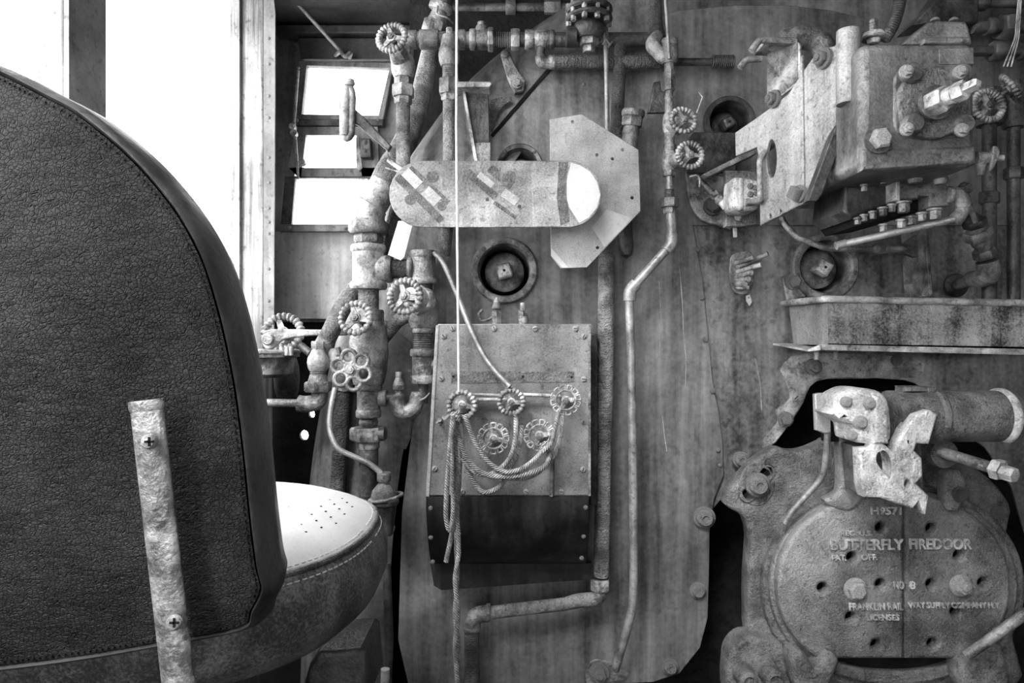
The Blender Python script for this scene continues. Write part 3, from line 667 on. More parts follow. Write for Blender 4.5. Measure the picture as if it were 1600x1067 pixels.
# throttle grip
t = thing('pull_lever', 'leather-wrapped loop lever handle in front of the cab window', 'lever', W(600, 228, 1.45))
g = MB(); g.tube([W(536, 150, 1.42), W(536, 208, 1.42), W(541, 218, 1.42), W(549, 212, 1.42), W(551, 150, 1.42), W(548, 137, 1.42), W(540, 137, 1.42)], S(5.5, 1.42), 12, S(6, 1.42), closed=True); g.build('grip', 'midm', t)
pipe(t, [(540, 136, 1.42), (539, 212, 1.42)], 8, 'lightm', 'grip_leather', seg=14)
MB().lathe([(.010, 0), (.013, .004), (.011, .012), (0, .014)], W(545, 134, 1.42), UP, 16).build('knob', 'lightm', t)
plate('arm', [(552, 168), (568, 182), (612, 228), (606, 236), (560, 196), (552, 192)], 1.425, .012, 'darkm', t, bevel=.003)
# top horizontal pipe
t = thing('overhead_cross_pipe', 'dark overhead pipe run with couplings and a tee under the roof', 'pipe', W(640, 60, 1.46))
hstack(t, 62, 1.46, [('coupling', 'ring', 630, 652, 14, 'pipem'), ('pipe', 'cyl', 650, 735, 12, 'pipem'), ('coupling', 'ring', 656, 686, 15, 'pipem'), ('coupling', 'ring', 716, 728, 15, 'pipem'), ('coupling', 'ring', 734, 744, 16), ('valve_body', 'bulge', 740, 774, 16, 'pipem'), ('union_nut', 'hex', 762, 772, 17), ('thread', 'thread', 772, 798, 12, 'pipem'), ('union_nut', 'hex', 798, 812, 15), ('pipe', 'cyl', 812, 1010, 11, 'darkm'), ('coupling', 'ring', 820, 834, 15), ('tee_body', 'bulge', 832, 862, 16), ('coupling', 'ring', 858, 866, 15, 'pipem'), ('pipe_end', 'cyl', 960, 1016, 9, 'pipem')])
vstack(t, 752, 1.46, [('cap', 'ring', 35, 42, 6), ('bonnet', 'cone', 41, 52, (8, 12))])
t = thing('lagged_cross_pipe', 'lagged pipe dropping from the tee and running right across the backhead', 'pipe', W(870, 100, 1.46))
vstack(t, 845, 1.46, [('collar', 'ring', 64, 75, 10), ('drop', 'cyl', 74, 96, 7, 'pipem')])
pipe(t, [(845, 88, 1.46), (846, 99, 1.46), (858, 98, 1.46)], 9, 'midm', 'elbow', 8)
hstack(t, 97, 1.46, [('collar', 'ring', 857, 867, 11), ('lagged_pipe', 'cyl', 866, 1030, 10, 'lagd'), ('pipe', 'cyl', 1028, 1120, 6, 'darkm'), ('coil', 'thread', 1112, 1146, 11, 'darkm')])
# flanged governor valve
t = thing('flanged_relief_valve', 'dark bolted flange stack of a relief valve hanging under the roof', 'valve', W(918, 85, 1.36))
vstack(t, 920, 1.36, [('spring_case', 'bulge', -30, 14, 26, 'darkm'), ('flange', 'ring', 12, 22, 37, 'darkm'), ('gasket', 'ring', 22, 26, 34, 'soot_shade'), ('flange', 'ring', 26, 35, 37, 'darkm'), ('body', 'bulge', 34, 62, 25, 'darkm'), ('hex', 'hex', 60, 72, 15), ('plug', 'hex', 72, 82, 9)])
for k in range(10):
    a = 2*PI*k/10; c = W(920, 24, 1.36)+Vector((math.cos(a)*.040, math.sin(a)*.040, 0))
    MB().hexn(c-UP*.022, UP, .006, .044).build('flange_bolt', 'midm', t)
hstack(t, 58, 1.36, [('outlet', 'cyl', 885, 900, 16, 'darkm')])
# rod, lagged riser, capped stub
t = thing('hanging_rod', 'straight thin rod hanging from the roof before the lagged riser', 'rod', W(949, 205, 1.40))
pipe(t, [(946, -12, 1.40), (947, 85, 1.40), (949, 206, 1.42)], 3.6, 'tube', 'rod')
pipe(t, [(942, 70, 1.395), (947, 60, 1.39), (953, 70, 1.39), (957, 64, 1.395), (950, 74, 1.39)], 1.6, 'lightm', 'wire_twist', 3)
t = thing('lagged_riser', 'upper lagged riser pipe above the eight-sided plate', 'pipe', W(964, 220, 1.46))
pipe(t, [(970, 70, 1.46), (967, 130, 1.46), (962, 225, 1.46), (958, 330, 1.46)], 10, 'lagd', 'lagged_pipe', 20)
t = thing('capped_stub_pipe', 'stub pipe with hexagon cap poking up behind the eight-sided plate', 'pipe', W(978, 400, 1.44))
stack(t, W(990, 172, 1.43), W(974, 300, 1.45), [('cap', 'ring', 0, .014, S(18, 1.43), 'midm'), ('cap_hex', 'hex', .013, .034, S(16, 1.43), 'midm'), ('neck', 'cone', .033, .05, (S(12, 1.43), S(14, 1.43)), 'midm'), ('pipe', 'cyl', .05, .25, S(13, 1.43), 'midm')])
stack(t, W(974, 290, 1.45), W(979, 400, 1.45), [('lower_pipe', 'cyl', 0, .125, S(11, 1.45), 'darkm'), ('end_cap', 'dome', .12, .155, S(12, 1.45), 'darkm')])
t = thing('lagged_riser', 'long lagged pipe running down beside the cover box to a hex union', 'pipe', W(940, 910, 1.44))
pipe(t, [(948, 395, 1.45), (946, 560, 1.45), (943, 700, 1.445), (940, 870, 1.44), (939, 900, 1.44)], [13, 13, 12.5, 12, 12], 'lag', 'lagged_pipe', 30, 16)
vstack(t, 938, 1.44, [('union_nut', 'hex', 904, 922, 15, 'midm')])
t = thing('low_cross_pipe', 'dusty lagged pipe with elbows crossing below the cover box', 'pipe', W(737, 1060, 1.44))
pipe(t, [(939, 918, 1.44), (936, 934, 1.44), (922, 938, 1.44)], 11, 'midm', 'elbow', 10)
pipe(t, [(930, 936, 1.44), (905, 938, 1.44), (880, 944, 1.44), (800, 953, 1.44), (756, 959, 1.44)], [11, 11, 10, 10, 10], 'lag', 'lagged_pipe', 6)
pipe(t, [(764, 958, 1.44), (740, 961, 1.44), (737, 984, 1.44)], 13, 'midm', 'elbow', 20, 18)
pipe(t, [(737, 978, 1.44), (738, 1120, 1.44)], 12, 'lagd', 'lagged_downpipe')
hstack(t, 957, 1.44, [('elbow_bead', 'ring', 760, 766, 14)]); vstack(t, 737, 1.44, [('elbow_bead', 'ring', 978, 985, 14)])

# ================================================================== CENTRE: right-hand valve line
t = thing('twin_valve_line', 'slender pipe with two stacked fluted wheels bending down the backhead', 'valve', W(985, 1040, 1.42))
pipe(t, [(1022, -20, 1.46), (1024, 40, 1.46), (1030, 62, 1.45)], 11, 'lagd', 'lagged_inlet', 10)
pipe(t, [(1028, 55, 1.44), (1018, 70, 1.43), (1030, 84, 1.42), (1040, 96, 1.42)], [9, 11, 10, 7], 'lightm', 'torn_lagging', 6)
vstack(t, 1046, 1.42, [('cock_cap', 'ring', 62, 72, 13, 'midm'), ('cock_body', 'bulge', 68, 100, 14, 'midm'), ('neck', 'cyl', 98, 112, 8), ('fork', 'hex', 110, 142, 9), ('nipple', 'ring', 152, 182, 7, 'lightm'), ('valve_body', 'bulge', 178, 208, 11, 'lightm'), ('nipple', 'cyl', 204, 232, 8), ('collar', 'ring', 226, 238, 10), ('valve_body', 'bulge', 236, 268, 12, 'lightm'), ('nut', 'hex', 266, 276, 10), ('nipple', 'cyl', 275, 310, 6, 'tube'), ('thread', 'thread', 296, 312, 8), ('union_nut', 'hex', 310, 324, 14), ('nut', 'hex', 324, 334, 9)])
plate('fork_plate', [(1022, 128), (1032, 126), (1034, 142), (1052, 144), (1042, 176), (1012, 176), (1018, 150)], 1.43, .012, 'darkm', t, bevel=.003)
pipe(t, [(1047, 140, 1.42), (1044, 156, 1.42)], 6, 'midm', 'link')
wheel_px(t, 1068, 188, 1.335, 24, 'fluted', (.15, -1, .25), .05, n=20)
stack(t, W(1066, 190, 1.36), W(1048, 196, 1.42), [('bonnet', 'cone', .01, .06, (.012, .016), 'lightm')])
wheel_px(t, 1078, 242, 1.335, 24, 'fluted', (.05, -1, .1), .05, n=22, spin=.1)
stack(t, W(1076, 246, 1.36), W(1050, 252, 1.42), [('bonnet', 'cone', .01, .06, (.012, .016), 'lightm')])
pipe(t, [(1048, 332, 1.42), (1050, 372, 1.42)], 8, 'tube', 'pipe')
pipe(t, [(1050, 366, 1.42), (1050, 380, 1.42), (1040, 392, 1.42)], 9.5, 'tube', 'elbow', 8)
pipe(t, [(1042, 389, 1.42), (988, 450, 1.42)], 7, 'tube', 'pipe')
pipe(t, [(994, 443, 1.42), (984, 454, 1.42), (984, 470, 1.42)], 10, 'tube', 'elbow', 9)
MB().tube(spl([W(*p) for p in ((983, 466, 1.42), (986, 560, 1.42), (988, 700, 1.42), (990, 840, 1.42), (989, 935, 1.42), (982, 975, 1.42), (966, 1030, 1.44), (962, 1045, 1.46))], 8), S(6.8, 1.42), 14).build('long_pipe', 'tube', t)
t = thing('anchor_lug', 'bolted lug plate anchoring the long thin pipe at the bottom', 'bracket', W(940, 1050, BH))
plate('lug', smooth_poly([(915, 1050), (925, 1032), (945, 1032), (965, 1045), (982, 1050), (978, 1062), (955, 1066), (935, 1075), (918, 1070)], 3), BH-.002, .01, 'midm', t, bevel=.002)
bpx(t, 936, 1052, BH-.012, 16, 'bolt')
t = thing('loose_wire', 'thin bent wire sticking up behind the upper twin wheel', 'wire', W(1090, 172, 1.38))
pipe(t, [(1089, 176, 1.38), (1098, 152, 1.38), (1092, 144, 1.38)], 1.2, 'lightm', 'wire')
pipe(t, [(1078, 276, 1.36), (1090, 273, 1.36), (1094, 280, 1.36), (1093, 292, 1.36)], 1.5, 'lightm', 'wire_tail', 4)
t = thing('thin_drop_rod', 'thin rod dropping from the roof to the cock on the twin-wheel pipe', 'rod', W(1045, 90, 1.39))
pipe(t, [(1039, -12, 1.39), (1046, 92, 1.40)], 2.6, 'tube', 'rod')

# ================================================================== SHEET PLATES
t = thing('octagon_plate', 'pale eight-sided galvanised plate behind the long rounded plate', 'plate', W(930, 300, 1.38))
plate('sheet', [(859, 186), (909, 178), (998, 234), (1001, 330), (917, 418), (876, 419), (861, 400), (860, 350)], 1.38, .004, 'galv', t, holes=[ell(x, y, 2.4, 2.4, 10) for x, y in ((895, 190), (933, 242), (957, 248), (973, 234), (988, 309), (934, 387))], bevel=.001)
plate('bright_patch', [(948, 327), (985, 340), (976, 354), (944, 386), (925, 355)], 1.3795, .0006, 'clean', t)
plate('edge_glint', [(861, 378), (862, 388), (888, 418), (879, 418), (861, 400)], 1.3795, .0006, 'clean', t)  # edge glint painted as a thin bright strip
MB().box(W(915, 300, 1.44), (.04, .11, .03)).build('standoff', 'darkm', t)
cp = thing('rounded_gauge_plate', 'long stadium-shaped sheet plate with rust outlines of removed gauges', 'plate', W(775, 304, 1.31))
def stad(x0, x1, y0, y1, n=14):
    r = (y1-y0)/2; cy = (y0+y1)/2
    return [(x1-r+r*math.cos(a), cy+r*math.sin(a)) for a in [-PI/2+PI*k/n for k in range(n+1)]] + [(x0+r+r*math.cos(a), cy+r*math.sin(a)) for a in [PI/2+PI*k/n for k in range(n+1)]]
plate('sheet', stad(608, 940, 251, 355), 1.31, .004, 'capsule', cp, holes=[ell(x, y, 2.6, 2.6, 10) for x, y in ((762, 312), (849, 327), (865, 271), (914, 266), (890, 311), (896, 323), (926, 320), (812, 323))], bevel=.001)
def strip(x0, y0, x1, y1, w):
    d = math.hypot(x1-x0, y1-y0); nx, ny = -(y1-y0)/d*w, (x1-x0)/d*w
    return [(x0+nx, y0+ny), (x1+nx, y1+ny), (x1-nx, y1-ny), (x0-nx, y0-ny)]
Yp = 1.3095
for q in (strip(620, 275, 690, 345, 6), strip(640, 262, 700, 318, 5), strip(730, 268, 775, 308, 6), strip(772, 316, 806, 340, 3), strip(765, 262, 800, 290, 7),
          ell(676, 276, 10, 9, 14), ell(641, 312, 9, 8, 14), ell(797, 275, 9, 9, 14), ell(690, 322, 7, 7, 14)):
    plate('rust_outline', q, Yp, .0012, 'stain', cp); Yp -= .00004
for q in (strip(633, 268, 655, 290, 8), strip(664, 297, 684, 316, 9), strip(748, 272, 770, 290, 5), strip(786, 300, 808, 316, 7)):
    plate('pale_outline', q, Yp, .0012, 'galv', cp); Yp -= .00004
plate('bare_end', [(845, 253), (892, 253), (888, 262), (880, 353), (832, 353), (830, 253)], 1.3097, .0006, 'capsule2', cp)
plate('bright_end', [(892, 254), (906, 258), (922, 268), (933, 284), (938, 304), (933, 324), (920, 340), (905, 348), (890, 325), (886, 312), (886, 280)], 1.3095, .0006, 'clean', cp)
plate('rust_band', [(873, 253), (888, 253), (884, 300), (890, 345), (876, 353), (870, 310)], 1.3093, .0006, 'stain', cp)
for x in (650, 900): MB().box(W(x, 300, 1.40), (.03, .17, .03)).build('standoff', 'darkm', cp)
t = thing('plate_clip_rod', 'short bright rod pinning the left end of the rounded plate', 'rod', W(615, 257, 1.33))
pipe(t, [(607, 250, 1.34), (632, 268, 1.325)], 4, 'lightm', 'rod'); pipe(t, [(603, 262, 1.36), (628, 270, 1.33)], 1.5, 'midm', 'wire')
t = thing('light_sheet_offcut', 'pale slanted sheet strip hanging below the rounded plate', 'sheet', W(625, 380, 1.40))
plate('sheet', [(622, 345), (647, 345), (632, 402), (626, 407), (606, 398)], 1.40, .003, 'clean', t, bevel=.001)
t = thing('shelf_bracket', 'upright channel bracket with flat top bar above the rounded plate', 'bracket', W(742, 240, 1.40))
plate('top_bar', [(711, 127), (766, 127), (769, 131), (764, 136), (711, 136)], 1.36, .05, 'lightm', t, bevel=.002)
plate('channel', [(722, 136), (762, 136), (765, 252), (738, 252), (726, 180)], 1.40, .06, 'darkm', t)
plate('side_web', [(721, 134), (725, 134), (746, 252), (741, 252)], 1.385, .05, 'lightm', t)
plate('foot', [(742, 222), (767, 222), (767, 258), (742, 258)], 1.39, .01, 'midm', t, bevel=.002)

# ================================================================== COVER BOX WITH FIVE WHEELS
YB_ = 1.335
cb = thing('valve_cover_box', 'riveted sheet cover box carrying five handwheels and coiled rope', 'box', W(795, 900, YB_))
cs = [(682, 506), (921, 506), (921, 775), (667, 775)]
plate('front_panel', [(684, 506), (921, 506), (921, 774), (669, 774)], YB_, .006, 'boxm', cb, bevel=.0015)
def rr(x, y, Y): return W(x, y, Y)
b = MB(); b.loft([rr(686, 509, YB_+.004), rr(920, 509, YB_+.004), rr(920, 775, YB_+.004), rr(672, 775, YB_+.004)], [v+Vector((0, .155, 0)) for v in (rr(686, 509, YB_), rr(920, 509, YB_), rr(920, 775, YB_), rr(672, 775, YB_))]); b.build('body', 'boxm', cb)
plate('edge_flange', [(681, 508), (686, 508), (671, 776), (665, 776)], YB_-.002, .03, 'galv', cb, bevel=.001)
plate('right_flange', [(919, 506), (923, 506), (923, 775), (919, 775)], YB_-.001, .03, 'midm', cb)
plate('seat_channel', [(921, 520), (934, 522), (934, 790), (921, 790)], YB_+.08, .05, 'darkm', cb, bevel=.004)
# lower curved apron
secs = [(775, 0), (800, .0), (830, .012), (865, .035), (890, .06), (902, .085)]
L0 = [W(666+(y-775)*.01, y, YB_)+Vector((0, d-.003, 0)) for y, d in secs]; R0 = [W(921, y, YB_)+Vector((0, d-.003, 0)) for y, d in secs]
b = MB(); b.rings([[a for a in L0], [a for a in R0]], False, False, False)
b.rings([[a+Vector((0, .1, 0)) for a in R0], [a+Vector((0, .1, 0)) for a in L0]], False, False, False)
b.loft(L0+[a+Vector((0, .1, 0)) for a in L0[::-1]], [p+Vector((.0015, 0, 0)) for p in L0+[a+Vector((0, .1, 0)) for a in L0[::-1]]])
b.loft(R0+[a+Vector((0, .1, 0)) for a in R0[::-1]], [p-Vector((.0015, 0, 0)) for p in R0+[a+Vector((0, .1, 0)) for a in R0[::-1]]])
b.build('lower_apron', 'boxd', cb)
plate('toe_plate', [(672, 880), (678, 915), (690, 922), (925, 905), (925, 880)], YB_+.10, .02, 'boxd', cb)
plate('name_strip', [(704, 580), (897, 581), (897, 597), (705, 599)], YB_-.001, .001, 'stain', cb)
for x, y in ((707, 513), (772, 513), (836, 513), (899, 513), (693, 525), (912, 525), (689, 591), (912, 592), (679, 732), (911, 733), (911, 660), (822, 768), (877, 768), (722, 768), (686, 660)):
    bpx(cb, x, y, YB_-.002, 4.2, 'screw')
for x, y in ((673, 794), (915, 793), (673, 840), (912, 838), (909, 872), (676, 878)): bpx(cb, x, y, YB_+(0 if y < 830 else .02)-.004, 3.6, 'rivet')
for x, y in ((708, 588), (817, 588), (893, 589)): bpx(cb, x, y, YB_-.002, 1.8, 'rivet', m='black')
# wheels on the box (parts of their own valves)
for px, py, R, k, sp, lab in ((722, 633, 25, 'fluted', 0, 'fluted handwheel tied to the white string on the cover box'), (799, 628, 23, 'fluted', .1, 'fluted handwheel touched by the bright bent tube on the cover box'),
                              (884, 625, 25, 'cell', .2, 'open-celled handwheel nearest the long lagged pipe on the cover box'), (771, 685, 26, 'cell', 0, 'open-celled handwheel hanging free of rope in the lower row'),
                              (843, 680, 26, 'cell', .3, 'open-celled handwheel with rope tied through its spokes')):
    v = thing('handwheel_valve', lab, 'valve', W(px, py, YB_), 'handwheels on the cover box')
    wheel_px(v, px, py, YB_-.045, R, k, (0, -1, 0), .045, n=19, spin=sp)
    MB().lathe([(S(R*.5, YB_), 0), (S(R*.5, YB_), .006), (S(R*.4, YB_), .008)], W(px, py, YB_), TOW, 20).build('escutcheon', 'boxm', v)
t = thing('stop_lever', 'tiny pointed lever sticking out beside the string-tied wheel', 'lever', W(700, 650, 1.30))
plate('blade', [(712, 638), (702, 640), (690, 652), (694, 658), (704, 650), (714, 650)], 1.298, .004, 'midm', t, bevel=.001); bpx(t, 687, 657, YB_-.004, 4, 'rivet', m='midm')
pipe(t, [(687, 657, YB_-.004), (687, 657, 1.296)], 2.5, 'midm', 'pin')
# small valves on top of the box
t = thing('needle_cock', 'pointed needle cock standing on top of the cover box', 'valve', W(776, 505, 1.42))
vstack(t, 776, 1.42, [('tip', 'cone', 465, 472, (2, 5), 'lightm'), ('bonnet', 'cone', 472, 482, (5, 8)), ('neck', 'ring', 480, 487, 5), ('nut', 'hex', 486, 507, 8, 'midm')]); pipe(t, [(754, 484, 1.42), (747, 491, 1.42), (752, 502, 1.42), (762, 500, 1.42), (772, 494, 1.42)], 2.4, 'midm', 'side_lever', 4)
t = thing('plug_cock', 'blunt hexagon cock standing on top of the cover box', 'valve', W(817, 505, 1.42))
vstack(t, 817, 1.42, [('tip', 'ring', 473, 486, 4.5, 'lightm'), ('nut', 'hex', 485, 494, 8), ('base', 'bulge', 492, 508, 9)])
# tube and rods
t = thing('bent_tube', 'bright bent tube sloping from the tee to the middle cover-box wheel', 'tube', W(800, 605, 1.29))
MB().tube(spl([W(*p) for p in ((679, 395, 1.40), (692, 410, 1.385), (710, 450, 1.36), (736, 515, 1.33), (756, 555, 1.31), (776, 582, 1.295), (797, 604, 1.285))], 8), S(4.4, 1.33), 12).build('tubing', 'tube', t)
t = thing('link_bar', 'pale flat link bar joining the upper handwheels of the cover box', 'bar', W(760, 625, 1.31))
pipe(t, [(738, 616, 1.31), (790, 618, 1.31)], 2.5, 'lightm', 'rod'); pipe(t, [(738, 624, 1.31), (790, 624, 1.31)], 3, 'lightm', 'rod'); pipe(t, [(806, 616, 1.31), (880, 619, 1.31)], 3, 'lightm', 'rod')
t = thing('drain_tube', 'short straight tube running down the panel under the rope-tied wheel', 'tube', W(863, 775, 1.325))
pipe(t, [(863, 705, 1.328), (862, 775, 1.328)], 3.2, 'midm', 'tubing')

# ================================================================== STRING AND ROPES
t = thing('white_string', 'taut white string hanging from the roof to a cover-box wheel', 'string', W(718, 615, 1.285))
MB().tube([W(714, -14, 1.27), W(713, 200, 1.27), W(715, 420, 1.275), W(717, 612, 1.285)], S(2.0, 1.27), 8).build('cord', 'string', t)
YR = 1.272; RC = [0]
def rope(label, pts, r=4.2, name='rope'):
    t = thing(name, label, 'rope', W(pts[0][0], pts[0][1], YR))
    RC[0] += 1; dy = ((RC[0]*3) % 7-3)*.006      # strands lie over and under one another
    P = spl([W(p[0], p[1], p[2] if len(p) > 2 and p[2] > 1.28 else YR+dy) for p in pts], 7)
    MB().tube(P, S(r, YR), 9).build('strand', 'rope', t); return t
rope('rope loop sagging from the string-tied wheel to the rope-tied wheel', [(712, 645), (716, 680), (730, 715), (752, 738), (780, 744), (812, 742), (846, 732), (858, 715), (852, 690, 1.285)])
rope('deepest rope loop sagging nearly to the panel seam', [(720, 648), (722, 690), (732, 735), (750, 765), (765, 768), (785, 755), (800, 725), (812, 695), (816, 665, 1.29)], 3.8)
rope('flat rope loop crossing under the free wheel', [(726, 648), (742, 690), (764, 722), (790, 737), (815, 732), (835, 718), (848, 704)], 3.8)
rope('rope pair rising from the loops to the wheel nearest the lagged pipe', [(768, 742), (800, 748), (835, 742), (862, 715), (874, 690), (880, 650, 1.29)], 3.8)
rope('taut rope strand slung to the open-celled right wheel', [(848, 706), (862, 690), (868, 665), (872, 645, 1.29)], 3.2)
rope('slack rope from the middle wheel down into the loops', [(806, 645, 1.29), (806, 680), (800, 708), (786, 728), (762, 742), (740, 736), (722, 716)], 3.8)
rope('outer hanging rope bight ending above the black apron', [(708, 648), (704, 690), (700, 740), (697, 790), (698, 815), (703, 828), (708, 800), (707, 750), (705, 690), (709, 655)], 3.8)
rope('rope end hanging before the black apron with frayed tail', [(712, 650), (712, 700), (714, 750), (712, 800), (705, 840), (697, 878)], [4, 4, 4, 4, 4, 6][0])
rope('long double rope tail dropping to the bottom of the backhead', [(717, 650), (719, 720), (716, 780), (713, 850), (715, 900), (711, 960), (716, 1010), (712, 1090)], 3.6)
rope('second long rope tail twisted round the first', [(712, 650, 1.278), (709, 720, 1.278), (713, 790, 1.278), (717, 860, 1.278), (711, 905, 1.278), (716, 960, 1.278), (711, 1010, 1.278), (717, 1090, 1.278)], 3.6)
for (x, y) in ((712, 652), (850, 700)):
    t = thing('rope_knot', 'wrapped rope knot below the string-tied wheel' if x < 800 else 'wrapped rope knot on the rope-tied wheel', 'knot', W(x, y, 1.27))
    c = W(x, y, 1.272)
    MB().tube([c+Vector((math.cos(a)*S(5 if x < 800 else 5, 1.27), math.sin(a)*.007, S(-8+16*a/(6*PI), 1.27))) for a in [6*PI*k/60 for k in range(61)]], S(3, 1.27), 8).build('wrap', 'rope', t)

# ================================================================== RIGHT: BRACKET PLATE AND TANK
PA = W(1080, 300, 1.46); PB = W(1320, 300, 1.06)
pu = (PB-PA); pu.z = 0; pu.normalize(); pn = pu.cross(UP)
bt = thing('tank_bracket', 'tall pale steel bracket plate standing out from the backhead to carry the tank', 'bracket', PA)
plate_on('web_plate', [(1334, 44), (1312, 60), (1303, 72), (1282, 76), (1268, 92), (1250, 118), (1232, 146), (1204, 168), (1176, 188), (1148, 207), (1149, 244), (1182, 230), (1187, 258), (1187, 353), (1246, 322), (1272, 311), (1326, 166), (1337, 160)], PA, pu, .008, 'plate', bt,
         holes=[ell(1205, 248, 8, 30, 24), ell(1203, 338, 2, 4, 8), ell(1219, 331, 2, 4, 8)], bevel=.002)
MB().tube([W(1325, 48, 1.045), W(1325, 163, 1.045)], S(17, 1.045), 26).build('rolled_edge', 'plate', bt)
plate_on('flange_strap', [(1318, 164), (1337, 162), (1285, 304), (1277, 314), (1262, 314)], W(1300, 240, 1.075), RT, .02, 'darkm', bt, bevel=.002)
plate_on('rib', [(1249, 90), (1253, 86), (1256, 310), (1250, 312)], PA+pn*.004, pu, .006, 'plate', bt, bevel=.002)
plate('foot_flange', [(1084, 206), (1150, 206), (1152, 238), (1150, 270), (1074, 270), (1072, 222)], 1.463, .01, 'darkm', bt, bevel=.003)
plate('lower_foot', smooth_poly([(1072, 268), (1076, 262), (1148, 262), (1150, 352), (1118, 351), (1096, 343), (1082, 326), (1074, 300)], 3), 1.475, .012, 'midm', bt, bevel=.003)
for x, y, r in ((1252, 303, 14), (1290, 92, 16), (1212, 155, 14)):
    p = hit(x, y, PA, pn); bolt(bt, p+pn*.004, S(r, p.y), 'sq' if y > 300 else 'bolt', ax=pn, spin=.2)
plate_on('brace_bar', [(1098, 272), (1178, 232), (1182, 240), (1106, 276)], W(1140, 255, 1.40), RT, .03, 'midm', bt, bevel=.002)
bpx(bt, 1113, 322, 1.463, 14, 'hex', m='darkm')
# upper angle with two hooks
t = thing('hooked_angle', 'bent angle bracket with two hooked fingers above the big bracket plate', 'bracket', W(1220, 120, 1.30))
HO = W(1225, 120, 1.29); hu = Vector((.55, -.83, 0)).normalized()
plate_on('web', [(1246, 62), (1247, 126), (1236, 134), (1208, 158), (1198, 165), (1198, 62)], HO, hu, .006, 'midm', t, bevel=.0015)
plate_on('top_flange', [(1192, 58), (1240, 57), (1248, 62), (1244, 68), (1196, 66)], W(1220, 60, 1.27), RT, .06, 'lightm', t, bevel=.002)
pipe(t, [(1196, 62, 1.27), (1186, 63, 1.27), (1174, 80, 1.27)], 5.5, 'lightm', 'hook_finger', 6)
pipe(t, [(1190, 92, 1.30), (1166, 93, 1.30), (1156, 106, 1.30)], 5, 'lightm', 'hook_finger', 6)
plate_on('edge_bead', [(1245, 64), (1250, 68), (1251, 128), (1206, 160), (1203, 155), (1245, 124)], HO+Vector((.004, -.004, 0)), hu, .006, 'lightm', t, bevel=.002)
t = thing('lagged_dome', 'round dark pipe end rising behind the hooked angle bracket', 'pipe', W(1265, 100, 1.33))
MB().tube(spl([W(1225, 66, 1.36), W(1250, 58, 1.36), W(1278, 66, 1.36), W(1292, 90, 1.36), W(1296, 140, 1.38)], 6), [S(18, 1.36)]*25, 18).build('elbow', 'midm', t)
# the tank
tk = thing('oil_tank', 'heavy square grey tank with round bolted front cover held by the bracket plate', 'tank', W(1435, 260, 1.0))
X0 = W(1345, 0, 1.0).x; X1 = W(1526, 0, 1.0).x; zt = W(0, 66, 1.0).z; zb = W(0, 262, 1.0).z
MB().box(((X0+X1)/2, 1.16, (zt+zb)/2), (X1-X0, .32, zt-zb)).build('body', 'tank', tk, bevel=.012)
plate('front_lip', [(1347, 232), (1526, 226), (1527, 256), (1348, 266)], .998, .02, 'tank', tk, bevel=.006)
plate('top_hump', [(1408, 70), (1452, 33), (1462, 31), (1510, 32), (1515, 40), (1521, 70)], 1.01, .14, 'tank', tk, bevel=.006)
plate('hump_rim', [(1444, 60), (1456, 56), (1518, 56), (1520, 68), (1444, 68)], 1.003, .15, 'tank', tk, bevel=.004)
for x in (1461, 1490): bolt(tk, W(x, 32, 1.05), .007, 'rivet', ax=UP)
plate('name_panel', [(1468, 76), (1521, 74), (1522, 100), (1468, 100)], .998, .003, 'tank', tk, bevel=.001)
plate('cover_seat', rrect(1396, 102, 1520, 216, 26), .998, .014, 'tank', tk, bevel=.004)
cv = plate('round_cover', ell(1459, 160, 56, 56, 40), .985, .012, 'cast', tk, bevel=.003)
MB().lathe([(S(27, .97), 0), (S(27, .97), .004), (S(23, .97), .006)], W(1461, 161, .974), TOW, 30).build('gland_seat', 'tank', cv)
ga = Vector((.32, -1, .08)).normalized(); g0 = W(1456, 163, .972)
b = MB(); b.hexn(g0, ga, S(21, .97), .024, 0); b.build('gland_nut', 'lightm', cv)
b = MB(); b.lathe([(S(14, .97), .022), (S(14, .97), .036)], g0, ga, 20); b.hexn(g0+ga*.036, ga, S(15, .97), .016, .3); b.build('lock_nut', 'lightm', cv)
b = MB(); b.lathe([(S(9, .95), .05), (S(9, .95), .066), (S(7, .95), .07), (0, .07)], g0, ga, 4, .5); b.build('square_spindle', 'lightm', cv)
for x, y in ((1416, 112), (1500, 113), (1417, 202), (1503, 203)):
    MB().lathe([(S(16, .98), 0), (S(16, .98), .012), (S(13, .98), .016)], W(x+(4 if x < 1450 else -4), y+(6 if y < 150 else -6), .990), TOW, 20).build('boss', 'tank', tk)
    bolt(tk, W(x, y, .972), S(11, .97), 'bolt', m='lightm')
b_ = bpx(tk, 1372, 219, .998, 21, 'hex', m='lightm'); 
MB().lathe([(S(22, .99), 0), (S(22, .99), .004)], W(1371, 219, .9975), TOW, 24).build('washer', 'tank', tk)
t = thing('spring_filler_cap', 'sprung filler cap with wide dish on top of the grey tank', 'cap', W(1366, 66, 1.06))
vstack(t, 1365, 1.06, [('spring', 'thread', 31, 54, 6.5, 'midm'), ('dish', 'cone', 52, 58, (15, 18), 'lightm'), ('dish_rim', 'ring', 57, 62, 18, 'midm'), ('ball', 'bulge', 56, 68, 10, 'lightm')])
t = thing('ribbed_hose', 'dark ribbed flexible hose curving down behind the filler cap', 'hose', W(1385, 62, 1.2))
P = spl([W(1408, -14, 1.2), W(1404, 12, 1.2), W(1396, 38, 1.2), W(1382, 62, 1.2)], 14)
MB().tube(P, [S(9.5 if k % 2 else 7.5, 1.2) for k in range(len(P))], 14).build('hose', 'darkm', t)
